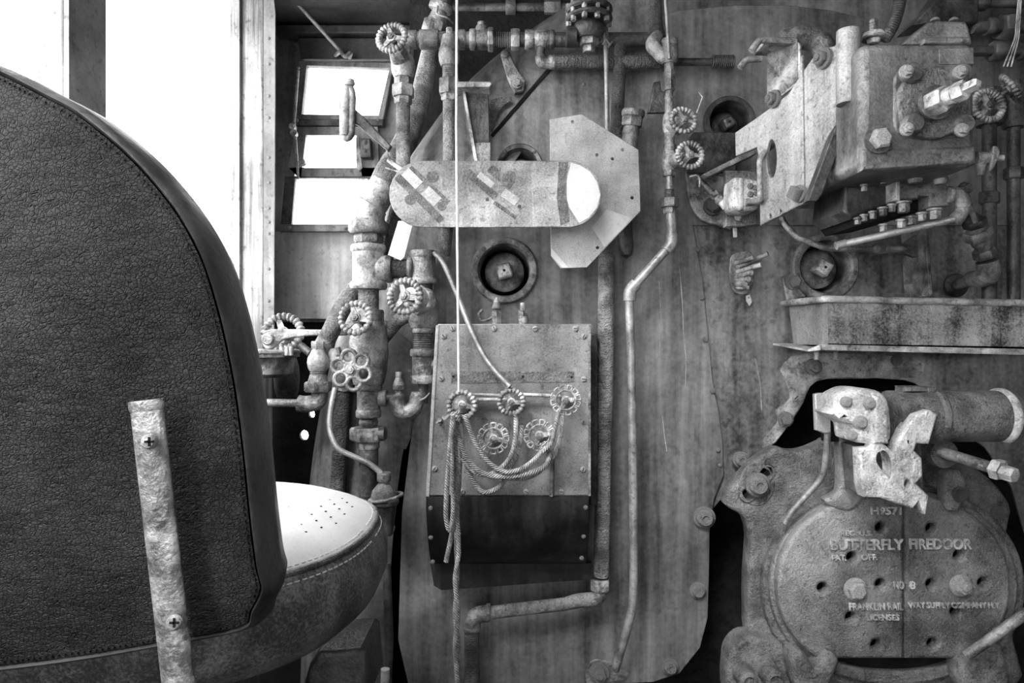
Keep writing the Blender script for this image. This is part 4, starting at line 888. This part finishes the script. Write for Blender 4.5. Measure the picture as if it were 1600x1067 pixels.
# petcock at the tank's side
t = thing('petcock', 'small butterfly petcock on the right side of the grey tank', 'valve', W(1530, 246, 1.05))
stack(t, W(1524, 247, 1.05), W(1570, 247, 1.05), [('spigot', 'cyl', 0, .022, S(10, 1.05), 'midm'), ('collar', 'ring', .018, .026, S(11, 1.05), 'midm'), ('stub', 'cyl', .024, .042, S(5, 1.05), 'lightm')])
plate('wing', smooth_poly([(1552, 230), (1558, 228), (1563, 236), (1560, 248), (1552, 264), (1546, 266), (1550, 248)], 3), 1.04, .006, 'midm', t, bevel=.002)
vstack(t, 1533, 1.05, [('drip_nose', 'cone', 254, 274, (8, 5), 'midm')])

# feed pump under the tank
t = thing('feed_pump', 'dark bolted pump block hanging under the grey tank', 'pump', W(1410, 350, 1.13))
plate('left_block', [(1345, 292), (1404, 272), (1406, 312), (1330, 342), (1318, 330), (1322, 290)], 1.12, .12, 'darkm', t, bevel=.005)
plate('right_block', [(1405, 274), (1480, 276), (1484, 322), (1452, 324), (1452, 306), (1436, 306), (1436, 310), (1405, 312)], 1.10, .13, 'tank', t, bevel=.004)
plate('lower_block', [(1332, 342), (1410, 316), (1436, 308), (1452, 308), (1452, 326), (1384, 346), (1340, 352)], 1.13, .12, 'soot_shade', t, bevel=.004)
plate('rib', [(1400, 270), (1407, 270), (1407, 314), (1400, 312)], 1.09, .12, 'lightm', t, bevel=.002)
for x, y, r in ((1340, 344, 6), (1350, 339, 6), (1364, 334, 7), (1379, 328, 8), (1393, 323, 7), (1412, 319, 11), (1380, 354, 7), (1408, 347, 8), (1424, 342, 8), (1440, 336, 8), (1460, 330, 11), (1380, 281, 6), (1350, 292, 6)):
    b = MB(); b.lathe([(S(r, 1.1), 0), (S(r, 1.1), .003)], W(x, y-4, 1.095), -UP, 16); b.hexn(W(x, y-1, 1.095), -UP, S(r*.8, 1.1), S(r*1.3, 1.1)); b.build('bolt', 'midm', t)
for x, y in ((1430, 268), (1470, 270)):
    p_ = vstack(t, x, 1.07, [('valve_cap', 'hex', y-11, y, 9, 'lightm'), ('valve_thread', 'thread', y, y+8, 8, 'midm'), ('valve_seat', 'bulge', y+6, y+18, 11, 'midm')])
pipe(t, [(1385, 272, 1.08), (1404, 268, 1.08), (1430, 266, 1.08)], 4, 'lightm', 'cross_tube')
pipe(t, [(1480, 304, 1.10), (1496, 302, 1.10), (1506, 316, 1.10), (1502, 336, 1.10), (1490, 343, 1.10)], [9, 11, 11, 10, 9], 'midm', 'elbow', 10, 16)
hstack(t, 304, 1.10, [('collar', 'ring', 1480, 1487, 13, 'midm')])
t = thing('delivery_pipe', 'straight pale delivery pipe sloping under the pump block', 'pipe', W(1310, 386, 1.18))
pipe(t, [(1492, 342, 1.10), (1320, 381, 1.18)], [5.5, 6], 'tube', 'pipe'); pipe(t, [(1322, 380, 1.18), (1306, 384, 1.18)], 6.5, 'tube', 'ferrule')
t = thing('curved_oil_tube', 'curved oil tube sweeping from the bracket foot to a clamp fitting', 'tube', W(1222, 340, 1.3))
MB().tube(spl([W(*p) for p in ((1220, 336, 1.32), (1228, 352, 1.31), (1246, 370, 1.30), (1272, 381, 1.29), (1300, 388, 1.28), (1360, 389, 1.27), (1420, 387, 1.27))], 8), S(4.8, 1.3), 12).build('tubing', 'midm', t)
MB().lathe([(S(9, 1.26), 0), (S(9, 1.26), .012)], W(1370, 389, 1.268), TOW, 18).build('clamp', 'darkm', t)
bpx(t, 1370, 389, 1.256, 6, 'hex'); hstack(t, 388, 1.27, [('union', 'hex', 1376, 1386, 8), ('sleeve', 'cyl', 1386, 1418, 6, 'midm')])
# union chain on the right
t = thing('union_chain_pipe', 'stubby chain of hex unions dropping to an elbow flanged on the backhead', 'pipe', W(1500, 446, 1.45))
stack(t, W(1504, 286, 1.24), W(1524, 348, 1.26), [('rod', 'cyl', 0, .08, S(4, 1.25), 'midm'), ('nut', 'hex', .004, .02, S(9, 1.25), 'midm')])
A = W(1519, 336, 1.28); B = W(1548, 428, 1.32)
stack(t, A, B, [('neck', 'cone', 0, .012, (.010, .016), 'darkm'), ('union_nut', 'hex', .010, .024, .019, 'darkm'), ('sleeve', 'cyl', .022, .034, .015, 'midm'), ('union_nut', 'hex', .032, .052, .023, 'midm'), ('sleeve', 'ring', .05, .064, .016, 'midm'), ('nipple', 'cyl', .062, .076, .013, 'midm'), ('collar', 'hex', .074, .092, .018, 'midm')])
pipe(t, [(1542, 408, 1.31), (1546, 428, 1.315), (1538, 434, 1.33), (1518, 436, 1.38)], [15, 16, 15, 13], 'midm', 'elbow', 10, 18)
pipe(t, [(1526, 434, 1.36), (1495, 446, 1.47)], 9, 'midm', 'nipple')
MB().lathe([(.026, 0), (.026, .006), (.02, .01)], W(1492, 446, BH-.001), TOW, 24).build('flange', 'darkm', t)
t = thing('angle_post', 'rusted upright angle-iron stub between the delivery pipe and the tray', 'post', W(1442, 462, 1.44))
plate('leg', [(1434, 360), (1446, 358), (1452, 460), (1440, 462), (1432, 440), (1434, 410)], 1.45, .05, 'stain', t, bevel=.002)
plate('flange', [(1446, 356), (1451, 356), (1458, 460), (1452, 462)], 1.41, .09, 'midm', t, bevel=.002)
plate('gusset', smooth_poly([(1400, 390), (1420, 375), (1436, 368), (1436, 400), (1420, 398)], 3), 1.44, .012, 'stain', t)

# ================================================================== JUNCTION BLOCK on the bracket foot
t = thing('junction_block', 'small cast lubricator block with loop handle mounted on a square plate', 'lubricator', W(1168, 352, 1.38))
plate('base_plate', [(1134, 266), (1184, 266), (1184, 352), (1134, 354)], 1.38, .02, 'midm', t, bevel=.003)
plate('body', smooth_poly([(1146, 282), (1154, 276), (1180, 280), (1190, 290), (1190, 318), (1180, 328), (1156, 328), (1146, 318)], 3), 1.315, .065, 'castl', t, bevel=.008)
plate('face_rib', [(1156, 278), (1162, 278), (1162, 328), (1156, 328)], 1.312, .01, 'lightm', t, bevel=.002)
for x, y in ((1172, 291), (1180, 294), (1172, 304), (1182, 302), (1168, 315), (1180, 314)):
    bpx(t, x, y, 1.316, 5, 'round', m='midm')
pipe(t, [(1207, 228, 1.27), (1196, 236, 1.235), (1187, 248, 1.23), (1188, 314, 1.23), (1172, 316, 1.29)], 4.5, 'lightm', 'loop_handle', 8)
bpx(t, 1154, 338, 1.38, 7, 'hex', m='lightm'); bpx(t, 1197, 300, 1.24, 4, 'hex', m='lightm')
for k in range(4): MB().lathe([(.006, 0), (.006, .004)], W(1164+k*6, 317-k, 1.31), RT, 10).build('coil_turn', 'lightm', t)
t = thing('feeder_tube', 'short feeder tube with hex nut entering the small lubricator block', 'tube', W(1130, 312, 1.38))
pipe(t, [(1092, 280, 1.41), (1100, 288, 1.40), (1134, 322, 1.385)], 4.5, 'midm', 'tubing', 6)
stack(t, W(1114, 300, 1.392), W(1136, 324, 1.385), [('nut', 'hex', .002, .012, .010, 'midm'), ('ferrule', 'ring', .012, .017, .008, 'lightm'), ('nut', 'hex', .017, .026, .010, 'midm'), ('sleeve', 'cyl', .026, .042, .009, 'lightm')])
plate('drop_stub', [(1146, 352), (1151, 352), (1152, 370), (1147, 370)], 1.40, .006, 'lightm', t)
# cut-off pipe stubs plate
t = thing('cut_pipe_cluster', 'oval plate with a bundle of cut-off pipe stubs above a torn tag', 'pipe stubs', W(1162, 455, BH))
plate('oval_plate', smooth_poly([(1141, 405), (1148, 396), (1165, 392), (1178, 400), (1178, 440), (1172, 456), (1158, 460), (1146, 454), (1140, 436)], 3), BH-.002, .006, 'midm', t, bevel=.002)
for a, b2, y0, y1, r in ((1152, 1200, 418, 396, 4), (1152, 1190, 425, 413, 4), (1150, 1178, 411, 402, 3.5), (1152, 1174, 432, 426, 4), (1152, 1170, 438, 436, 4), (1152, 1164, 444, 444, 4), (1152, 1168, 450, 449, 3)):
    pipe(t, [(a, y0, BH-.01), (b2, y1, BH-.05)], r, 'lightm', 'pipe_stub')
plate('torn_tag', [(1166, 462), (1172, 460), (1175, 472), (1171, 478), (1166, 470)], BH-.004, .002, 'clean', t, holes=[ell(1170, 465, 1.5, 1.5, 8)])

# ================================================================== TRAY
t = thing('oil_can_tray', 'long rust-streaked sheet tray with rolled lips above the fire door', 'tray', W(1420, 545, 1.35))
YT = 1.34
def tp(x, y, Y): return W(x, y, Y)
b = MB(); TL, TR = 1294, 1700
b.loft([tp(TL, 473, YT), tp(TR, 476, YT), tp(TR, 546, YT), tp(TL, 539, YT)], [v+Vector((0, .004, 0)) for v in (tp(TL, 473, YT), tp(TR, 476, YT), tp(TR, 546, YT), tp(TL, 539, YT))]); b.build('front_sheet', 'tray', t)
b = MB(); q = [tp(TL, 473, YT), tp(1232, 474, BH-.005), tp(1240, 538, BH-.005), tp(TL, 539, YT)]; b.loft(q, [v+Vector((.003, .001, 0)) for v in q]); b.build('end_sheet', 'plate', t)
pipe(t, [(1224, 474, BH-.012), (1290, 467, YT-.002), (1420, 470, YT-.002), (1720, 476, YT-.002)], 5, 'lightm', 'top_lip', 6)
MB().add([tp(1208, 536, BH-.004), tp(1262, 546, YT-.01), tp(1282, 538, YT-.028), tp(1720, 548, YT-.028), tp(1720, 552, YT+.02), tp(1800, 545, BH-.004), tp(1208, 536, BH-.004)-UP*.004, tp(1262, 546, YT-.01)-UP*.004, tp(1282, 538, YT-.028)-UP*.011, tp(1720, 548, YT-.028)-UP*.011],
         [[0, 1, 2, 3, 4, 5], [0, 6, 7, 1], [1, 7, 8, 2], [2, 8, 9, 3]]).build('bottom_lip', 'lightm', t)
b = MB(); b.loft([tp(TL, 539, YT), tp(TR, 546, YT), tp(TR, 546, YT)+Vector((0, .155, 0)), tp(1240, 538, BH-.005)], [v+UP*.003 for v in (tp(TL, 539, YT), tp(TR, 546, YT), tp(TR, 546, YT)+Vector((0, .155, 0)), tp(1240, 538, BH-.005))]); b.build('floor_sheet', 'darkm', t)
for x in (1276, 1306): vstack(t, x, YT+.06, [('hanging_stud', 'ring', 548, 562, 4, 'lightm')])

# ================================================================== FIRE DOOR
fd = thing('fire_door', 'round cast butterfly fire door with raised lettering and air cylinder on top', 'fire door', W(1398, 1080, 1.42))
YD = 1.36
fr_ = [(1213, 700), (1232, 704), (1250, 705), (1270, 700), (1290, 691), (1310, 686), (1430, 690), (1500, 715), (1545, 745), (1572, 775), (1582, 800), (1574, 840), (1584, 890), (1586, 1000), (1570, 1100), (1200, 1100), (1172, 1002), (1169, 960), (1169, 900), (1173, 845), (1166, 812), (1150, 800), (1136, 790), (1138, 770), (1155, 750), (1180, 722)]
def slot(x0, y0, x1, y1, w):
    a = math.atan2(y1-y0, x1-x0); return [(x1+w*math.cos(a+t_), y1+w*math.sin(a+t_)) for t_ in [-PI/2+PI*k/6 for k in range(7)]] + [(x0+w*math.cos(a+t_), y0+w*math.sin(a+t_)) for t_ in [PI/2+PI*k/6 for k in range(7)]]
plate('frame', smooth_poly(fr_, 2), 1.42, .05, 'cast', fd, holes=[slot(1166, 776, 1202, 736, 8)], bevel=.01)
plate('slot_shoulder', ell(1183, 757, 28, 34, 24), 1.418, .006, 'cast', fd, holes=[slot(1168, 774, 1200, 738, 9)], bevel=.003)
bpx(fd, 1183, 757, 1.412, 19, 'round')
ringo = [p for p in ell(1398, 920, 206, 164, 60, 2.1)]
plate('seat_ring', ringo, 1.40, .035, 'cast', fd, holes=[ell(1400, 916, 170, 132, 48, 2.2)], bevel=.008)
plate('ring_lip', ell(1398, 918, 194, 153, 60, 2.1), 1.385, .02, 'door', fd, holes=[ell(1400, 916, 172, 134, 48, 2.2)], bevel=.006)
plate('inner_dark', ell(1398, 916, 186, 144, 40, 2.2), 1.40, .004, 'soot_shade', fd)
full = [(x, min(y, 1030)) for x, y in ell(1398, 916, 182, 144, 96, 2.15)]
left = [p for p in full if p[0] < 1413.2]; right = [p for p in full if p[0] > 1414.8]
def arc(pts, cx): return sorted(pts, key=lambda p: math.atan2(p[1]-916, p[0]-cx) % (2*PI))
lf = arc(left, 1413); rt = sorted(right, key=lambda p: math.atan2(p[1]-916, p[0]-1415))
def edge(pts, x):
    ys = [p[1] for p in pts]; return pts
ytop, ybot = 772.2, 1030
lf = [(1413.2, ybot)] + lf + [(1413.2, ytop)]
rt = [(1414.8, ytop)] + rt + [(1414.8, ybot)]
HL = [(1377, 825), (1332, 871), (1286, 919), (1377, 913), (1330, 965), (1370, 1008)]; HR = [(1456, 826), (1499, 868), (1456, 913), (1537, 911), (1494, 956), (1458, 1006)]
dl = plate('door_leaf', lf, YD, .028, 'door', fd, holes=[ell(x, y, 8, 8, 16) for x, y in HL], bevel=.007)
dr = plate('door_leaf', rt, YD, .028, 'door', fd, holes=[ell(x, y, 8, 8, 16) for x, y in HR], bevel=.007)
bpx(dl, 1336, 920, YD, 18, 'hex', m='lightm'); bpx(dr, 1500, 914, YD, 17, 'bolt', m='lightm')
plate('hinge_arm', smooth_poly([(1314, 660), (1345, 660), (1345, 760), (1352, 778), (1330, 800), (1300, 792), (1290, 782), (1306, 772), (1313, 756)], 3), YD-.004, .03, 'door', dl, bevel=.008)
plate('hinge_arm', smooth_poly([(1478, 740), (1500, 734), (1512, 758), (1505, 782), (1500, 800), (1480, 796), (1476, 770)], 3), YD-.012, .03, 'cast', dr, bevel=.008)
def text(body, x0, x1, yb, Y, parent, hpx, m='letter', ex=.004):
    cu = bpy.data.curves.new('t', 'FONT'); cu.body = body; cu.size = 1; cu.extrude = .04; cu.offset = .02; cu.resolution_u = 3
    ob = bpy.data.objects.new('t', cu); me = bpy.data.meshes.new_from_object(ob); bpy.data.objects.remove(ob); bpy.data.curves.remove(cu)
    xs = [v.co.x for v in me.vertices]; ys = [v.co.y for v in me.vertices]; w = max(xs)-min(xs)
    p0 = W(x0, yb, Y); sx_ = S(x1-x0, Y)/w; sy_ = S(hpx, Y)/(max(ys)-min(0, min(ys)))
    for v in me.vertices:
        x, y, z = v.co; v.co = Vector((p0.x+(x-min(xs))*sx_, Y-(ex if z > 0 else -.001), p0.z+y*sy_))-org(parent)
    me.materials.clear(); return link('lettering', me, m, parent)
text('H9571', 1360, 1407, 803, YD, dl, 12)
text('REG. U.S.', 1312, 1362, 836, YD, dl, 8)
text('BUTTERFLY', 1297, 1411, 858, YD, dl, 17); text('FIREDOOR', 1420, 1517, 857, YD, dr, 17)
text('PAT.', 1299, 1321, 875, YD, dl, 9); text('OFF.', 1345, 1370, 874, YD, dl, 9)
text('NO', 1396, 1411, 919, YD, dl, 12); text('8', 1420, 1429, 919, YD, dr, 12)
text('FRANKLIN RAIL', 1326, 1410, 952, YD, dl, 11); text('WAY SUPPLY COMPANY N.Y.', 1418, 1562, 949, YD, dr, 9)
text('LICENSES', 1353, 1404, 968, YD, dl, 9)
# operating bracket and cylinder
br = plate('toothed_bracket', [(1454, 641), (1466, 648), (1452, 694), (1433, 693), (1429, 704), (1441, 716), (1443, 745), (1432, 755), (1452, 775), (1447, 805), (1441, 796), (1437, 783), (1427, 795), (1397, 786), (1376, 778), (1351, 777), (1346, 758), (1343, 701), (1362, 700), (1366, 690), (1378, 690), (1396, 706), (1404, 690), (1414, 670), (1432, 648)], 1.232, .03, 'castl', fd, holes=[smooth_poly([(1368, 706), (1382, 700), (1393, 712), (1396, 738), (1390, 752), (1376, 738), (1366, 722)], 4), ell(1419, 690, 5, 7, 12), ell(1419, 756, 5, 7, 12)], bevel=.004)
plate('bracket_back', [(1345, 700), (1440, 690), (1445, 770), (1420, 790), (1352, 775)], 1.27, .08, 'cast', fd, bevel=.005)
plate('clamp_block', smooth_poly([(1302, 648), (1312, 640), (1314, 622), (1328, 612), (1345, 607), (1372, 610), (1388, 622), (1394, 650), (1394, 686), (1378, 698), (1356, 694), (1338, 690), (1334, 668), (1320, 660)], 3), 1.235, .09, 'castl', fd, bevel=.012)
plate('clamp_ridge', [(1365, 616), (1378, 620), (1388, 640), (1390, 694), (1366, 694)], 1.228, .03, 'castl', fd, bevel=.006)
for x, y, r in ((1322, 628, 9), (1358, 630, 10), (1344, 660, 11), (1331, 680, 8)): bpx(fd, x, y, 1.234, r, 'round', m='castl')
stack(fd, W(1388, 650, 1.30), W(1588, 650, 1.30), [('air_cylinder', 'cyl', 0, S(172, 1.3), S(40, 1.3), 'cast'), ('cylinder_band', 'ring', S(64, 1.3), S(76, 1.3), S(43, 1.3), 'cast'), ('cylinder_head', 'ring', S(168, 1.3), S(182, 1.3), S(44, 1.3), 'castl'), ('head_cap', 'dome', S(181, 1.3), S(200, 1.3), S(42, 1.3), 'cast')], 32)
vstack(fd, 1446, 1.30, [('oil_plug', 'hex', 604, 616, 14, 'midm')]); plate('plug_pad', [(1416, 604), (1450, 604), (1450, 612), (1416, 612)], 1.28, .04, 'midm', fd, bevel=.003)
plate('guard_plate', [(1273, 616), (1280, 614), (1316, 614), (1316, 621), (1298, 622), (1299, 676), (1290, 678), (1275, 672)], 1.31, .012, 'galv', fd, bevel=.003)
plate('guard_back', [(1290, 614), (1400, 612), (1400, 690), (1290, 690)], 1.36, .02, 'soot_shade', fd)
MB().tube(spl([W(*p) for p in ((1293, 676, 1.33), (1290, 720, 1.34), (1284, 745, 1.35), (1262, 772, 1.36), (1240, 796, 1.37), (1226, 818, 1.375))], 8), S(5, 1.34), 12).build('air_tube', 'tube', fd)
MB().tube([W(1470, 706, 1.30), W(1560, 734, 1.20)], S(9, 1.26), 14).build('operating_rod', 'midm', fd)
b = MB(); b.hexn(W(1552, 731, 1.21), (W(1560, 734, 1.20)-W(1470, 706, 1.30)), S(17, 1.2), .016); b.hexn(W(1566, 737, 1.19), (W(1560, 734, 1.20)-W(1470, 706, 1.30)), S(12, 1.2), .022); b.build('rod_nut', 'castl', fd)
MB().lathe([(S(22, 1.3), 0), (S(22, 1.3), .02), (S(16, 1.3), .025)], W(1466, 707, 1.335), TOW, 22).build('rod_gland', 'cast', fd)
plate('lower_lug', smooth_poly([(1138, 1040), (1146, 1012), (1166, 996), (1195, 998), (1222, 1004), (1238, 1040), (1236, 1100), (1146, 1100)], 3), 1.39, .06, 'cast', fd, bevel=.01)
for x, y in ((1160, 1050), (1200, 1048)):
    MB().lathe([(S(17, 1.35), 0), (S(16, 1.35), .012), (S(15, 1.35), .04), (S(10, 1.35), .046), (S(9, 1.35), .04), (0, .04)], W(x, y, 1.385), TOW, 22).build('lug_stud', 'cast', fd)
plate('lower_clamp', smooth_poly([(1236, 1030), (1252, 1018), (1266, 1032), (1274, 1046), (1284, 1036), (1296, 1020), (1312, 1030), (1306, 1052), (1286, 1085), (1250, 1085)], 3), 1.34, .05, 'door', fd, bevel=.01)
plate('lower_clamp', smooth_poly([(1500, 1036), (1530, 1020), (1552, 1010), (1570, 1020), (1576, 1090), (1515, 1090)], 3), 1.34, .05, 'cast', fd, bevel=.01)
MB().tube([W(1640, 935, 1.28), W(1600, 960, 1.28), W(1548, 998, 1.30), W(1510, 1024, 1.32)], S(8, 1.28), 12).build('door_handle', 'midm', fd)
bpx(fd, 1558, 800, 1.37, 10, 'round', m='cast'); bpx(fd, 1500, 772, 1.345, 12, 'hex', m='cast')

# ================================================================== DARK PIPEWORK, top right and roof
def dark_run(name, label, py, Y, rows): 
    t = thing(name, label, 'pipe', W(rows[0][2], py, Y)); hstack(t, py, Y, rows, 'darkm'); return t
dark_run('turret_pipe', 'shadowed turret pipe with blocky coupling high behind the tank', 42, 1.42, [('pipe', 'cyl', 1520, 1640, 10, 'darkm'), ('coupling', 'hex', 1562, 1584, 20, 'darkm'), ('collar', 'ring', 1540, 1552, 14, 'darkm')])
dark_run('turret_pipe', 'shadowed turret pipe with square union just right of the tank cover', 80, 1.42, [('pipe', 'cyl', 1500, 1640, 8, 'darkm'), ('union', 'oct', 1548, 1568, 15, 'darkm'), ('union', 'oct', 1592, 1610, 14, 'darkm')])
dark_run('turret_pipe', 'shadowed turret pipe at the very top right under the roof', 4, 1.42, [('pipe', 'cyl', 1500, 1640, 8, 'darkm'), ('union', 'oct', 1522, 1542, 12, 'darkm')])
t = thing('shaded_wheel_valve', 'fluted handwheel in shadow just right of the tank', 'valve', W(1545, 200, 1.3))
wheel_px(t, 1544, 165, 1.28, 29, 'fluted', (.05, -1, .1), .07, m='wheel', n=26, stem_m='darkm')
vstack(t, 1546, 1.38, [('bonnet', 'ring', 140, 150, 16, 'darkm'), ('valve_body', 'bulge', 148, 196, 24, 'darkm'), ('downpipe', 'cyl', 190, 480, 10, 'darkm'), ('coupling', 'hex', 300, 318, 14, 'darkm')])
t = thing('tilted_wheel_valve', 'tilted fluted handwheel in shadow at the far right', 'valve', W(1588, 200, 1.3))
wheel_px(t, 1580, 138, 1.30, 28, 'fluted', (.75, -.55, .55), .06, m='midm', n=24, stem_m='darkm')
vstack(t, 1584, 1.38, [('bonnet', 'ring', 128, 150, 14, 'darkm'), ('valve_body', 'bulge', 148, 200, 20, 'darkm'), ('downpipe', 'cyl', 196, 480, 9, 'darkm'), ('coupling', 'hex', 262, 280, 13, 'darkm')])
t = thing('hanging_wires', 'bundle of thin glinting wires hanging at the upper right', 'wires', W(1590, 90, 1.34))
for k in range(3): pipe(t, [(1596-k*2, -8, 1.34), (1592-k*3, 60, 1.34), (1580-k*6, 104, 1.34)], 1.1, 'lightm', 'wire', 8)
t = thing('slanted_beam', 'dark slanted beam crossing behind the ribbed hose', 'beam', W(1440, 40, 1.5))
plate('beam', [(1424, 40), (1458, 5), (1475, -20), (1530, -20), (1530, 34), (1452, 36)], 1.40, .06, 'darkm', t, bevel=.004)
t = thing('roof_junction_fitting', 'dark angled pipe fitting under the roof above the overhead pipe', 'pipe', W(680, 50, 1.5))
stack(t, W(698, -20, 1.46), W(674, 62, 1.48), [('pipe', 'cyl', 0, .05, S(16, 1.46), 'darkm'), ('collar', 'ring', .035, .05, S(19, 1.46), 'midm'), ('neck', 'cone', .05, .075, (S(11, 1.46), S(16, 1.46)), 'midm'), ('nut', 'hex', .072, .105, S(18, 1.46), 'midm')])
pipe(t, [(684, 10, 1.44), (682, 22, 1.42), (700, 28, 1.42), (708, 36, 1.44)], 1.6, 'midm', 'wire', 5)
t = thing('roof_pipe', 'dark pipe running along under the roof above the relief valve', 'pipe', W(760, 20, 1.75))
hstack(t, 14, 1.75, [('pipe', 'cyl', 700, 980, 9, 'darkm'), ('elbow_collar', 'ring', 790, 806, 14, 'darkm'), ('coupling', 'hex', 850, 876, 14, 'darkm')])
t = thing('roof_carline', 'dark roof carline crossing above the backhead', 'beam', W(760, -20, 1.9))
plate('beam', [(640, -40), (1640, -40), (1640, 0), (640, 0)], 1.9, .05, 'darkm', t, bevel=.004)
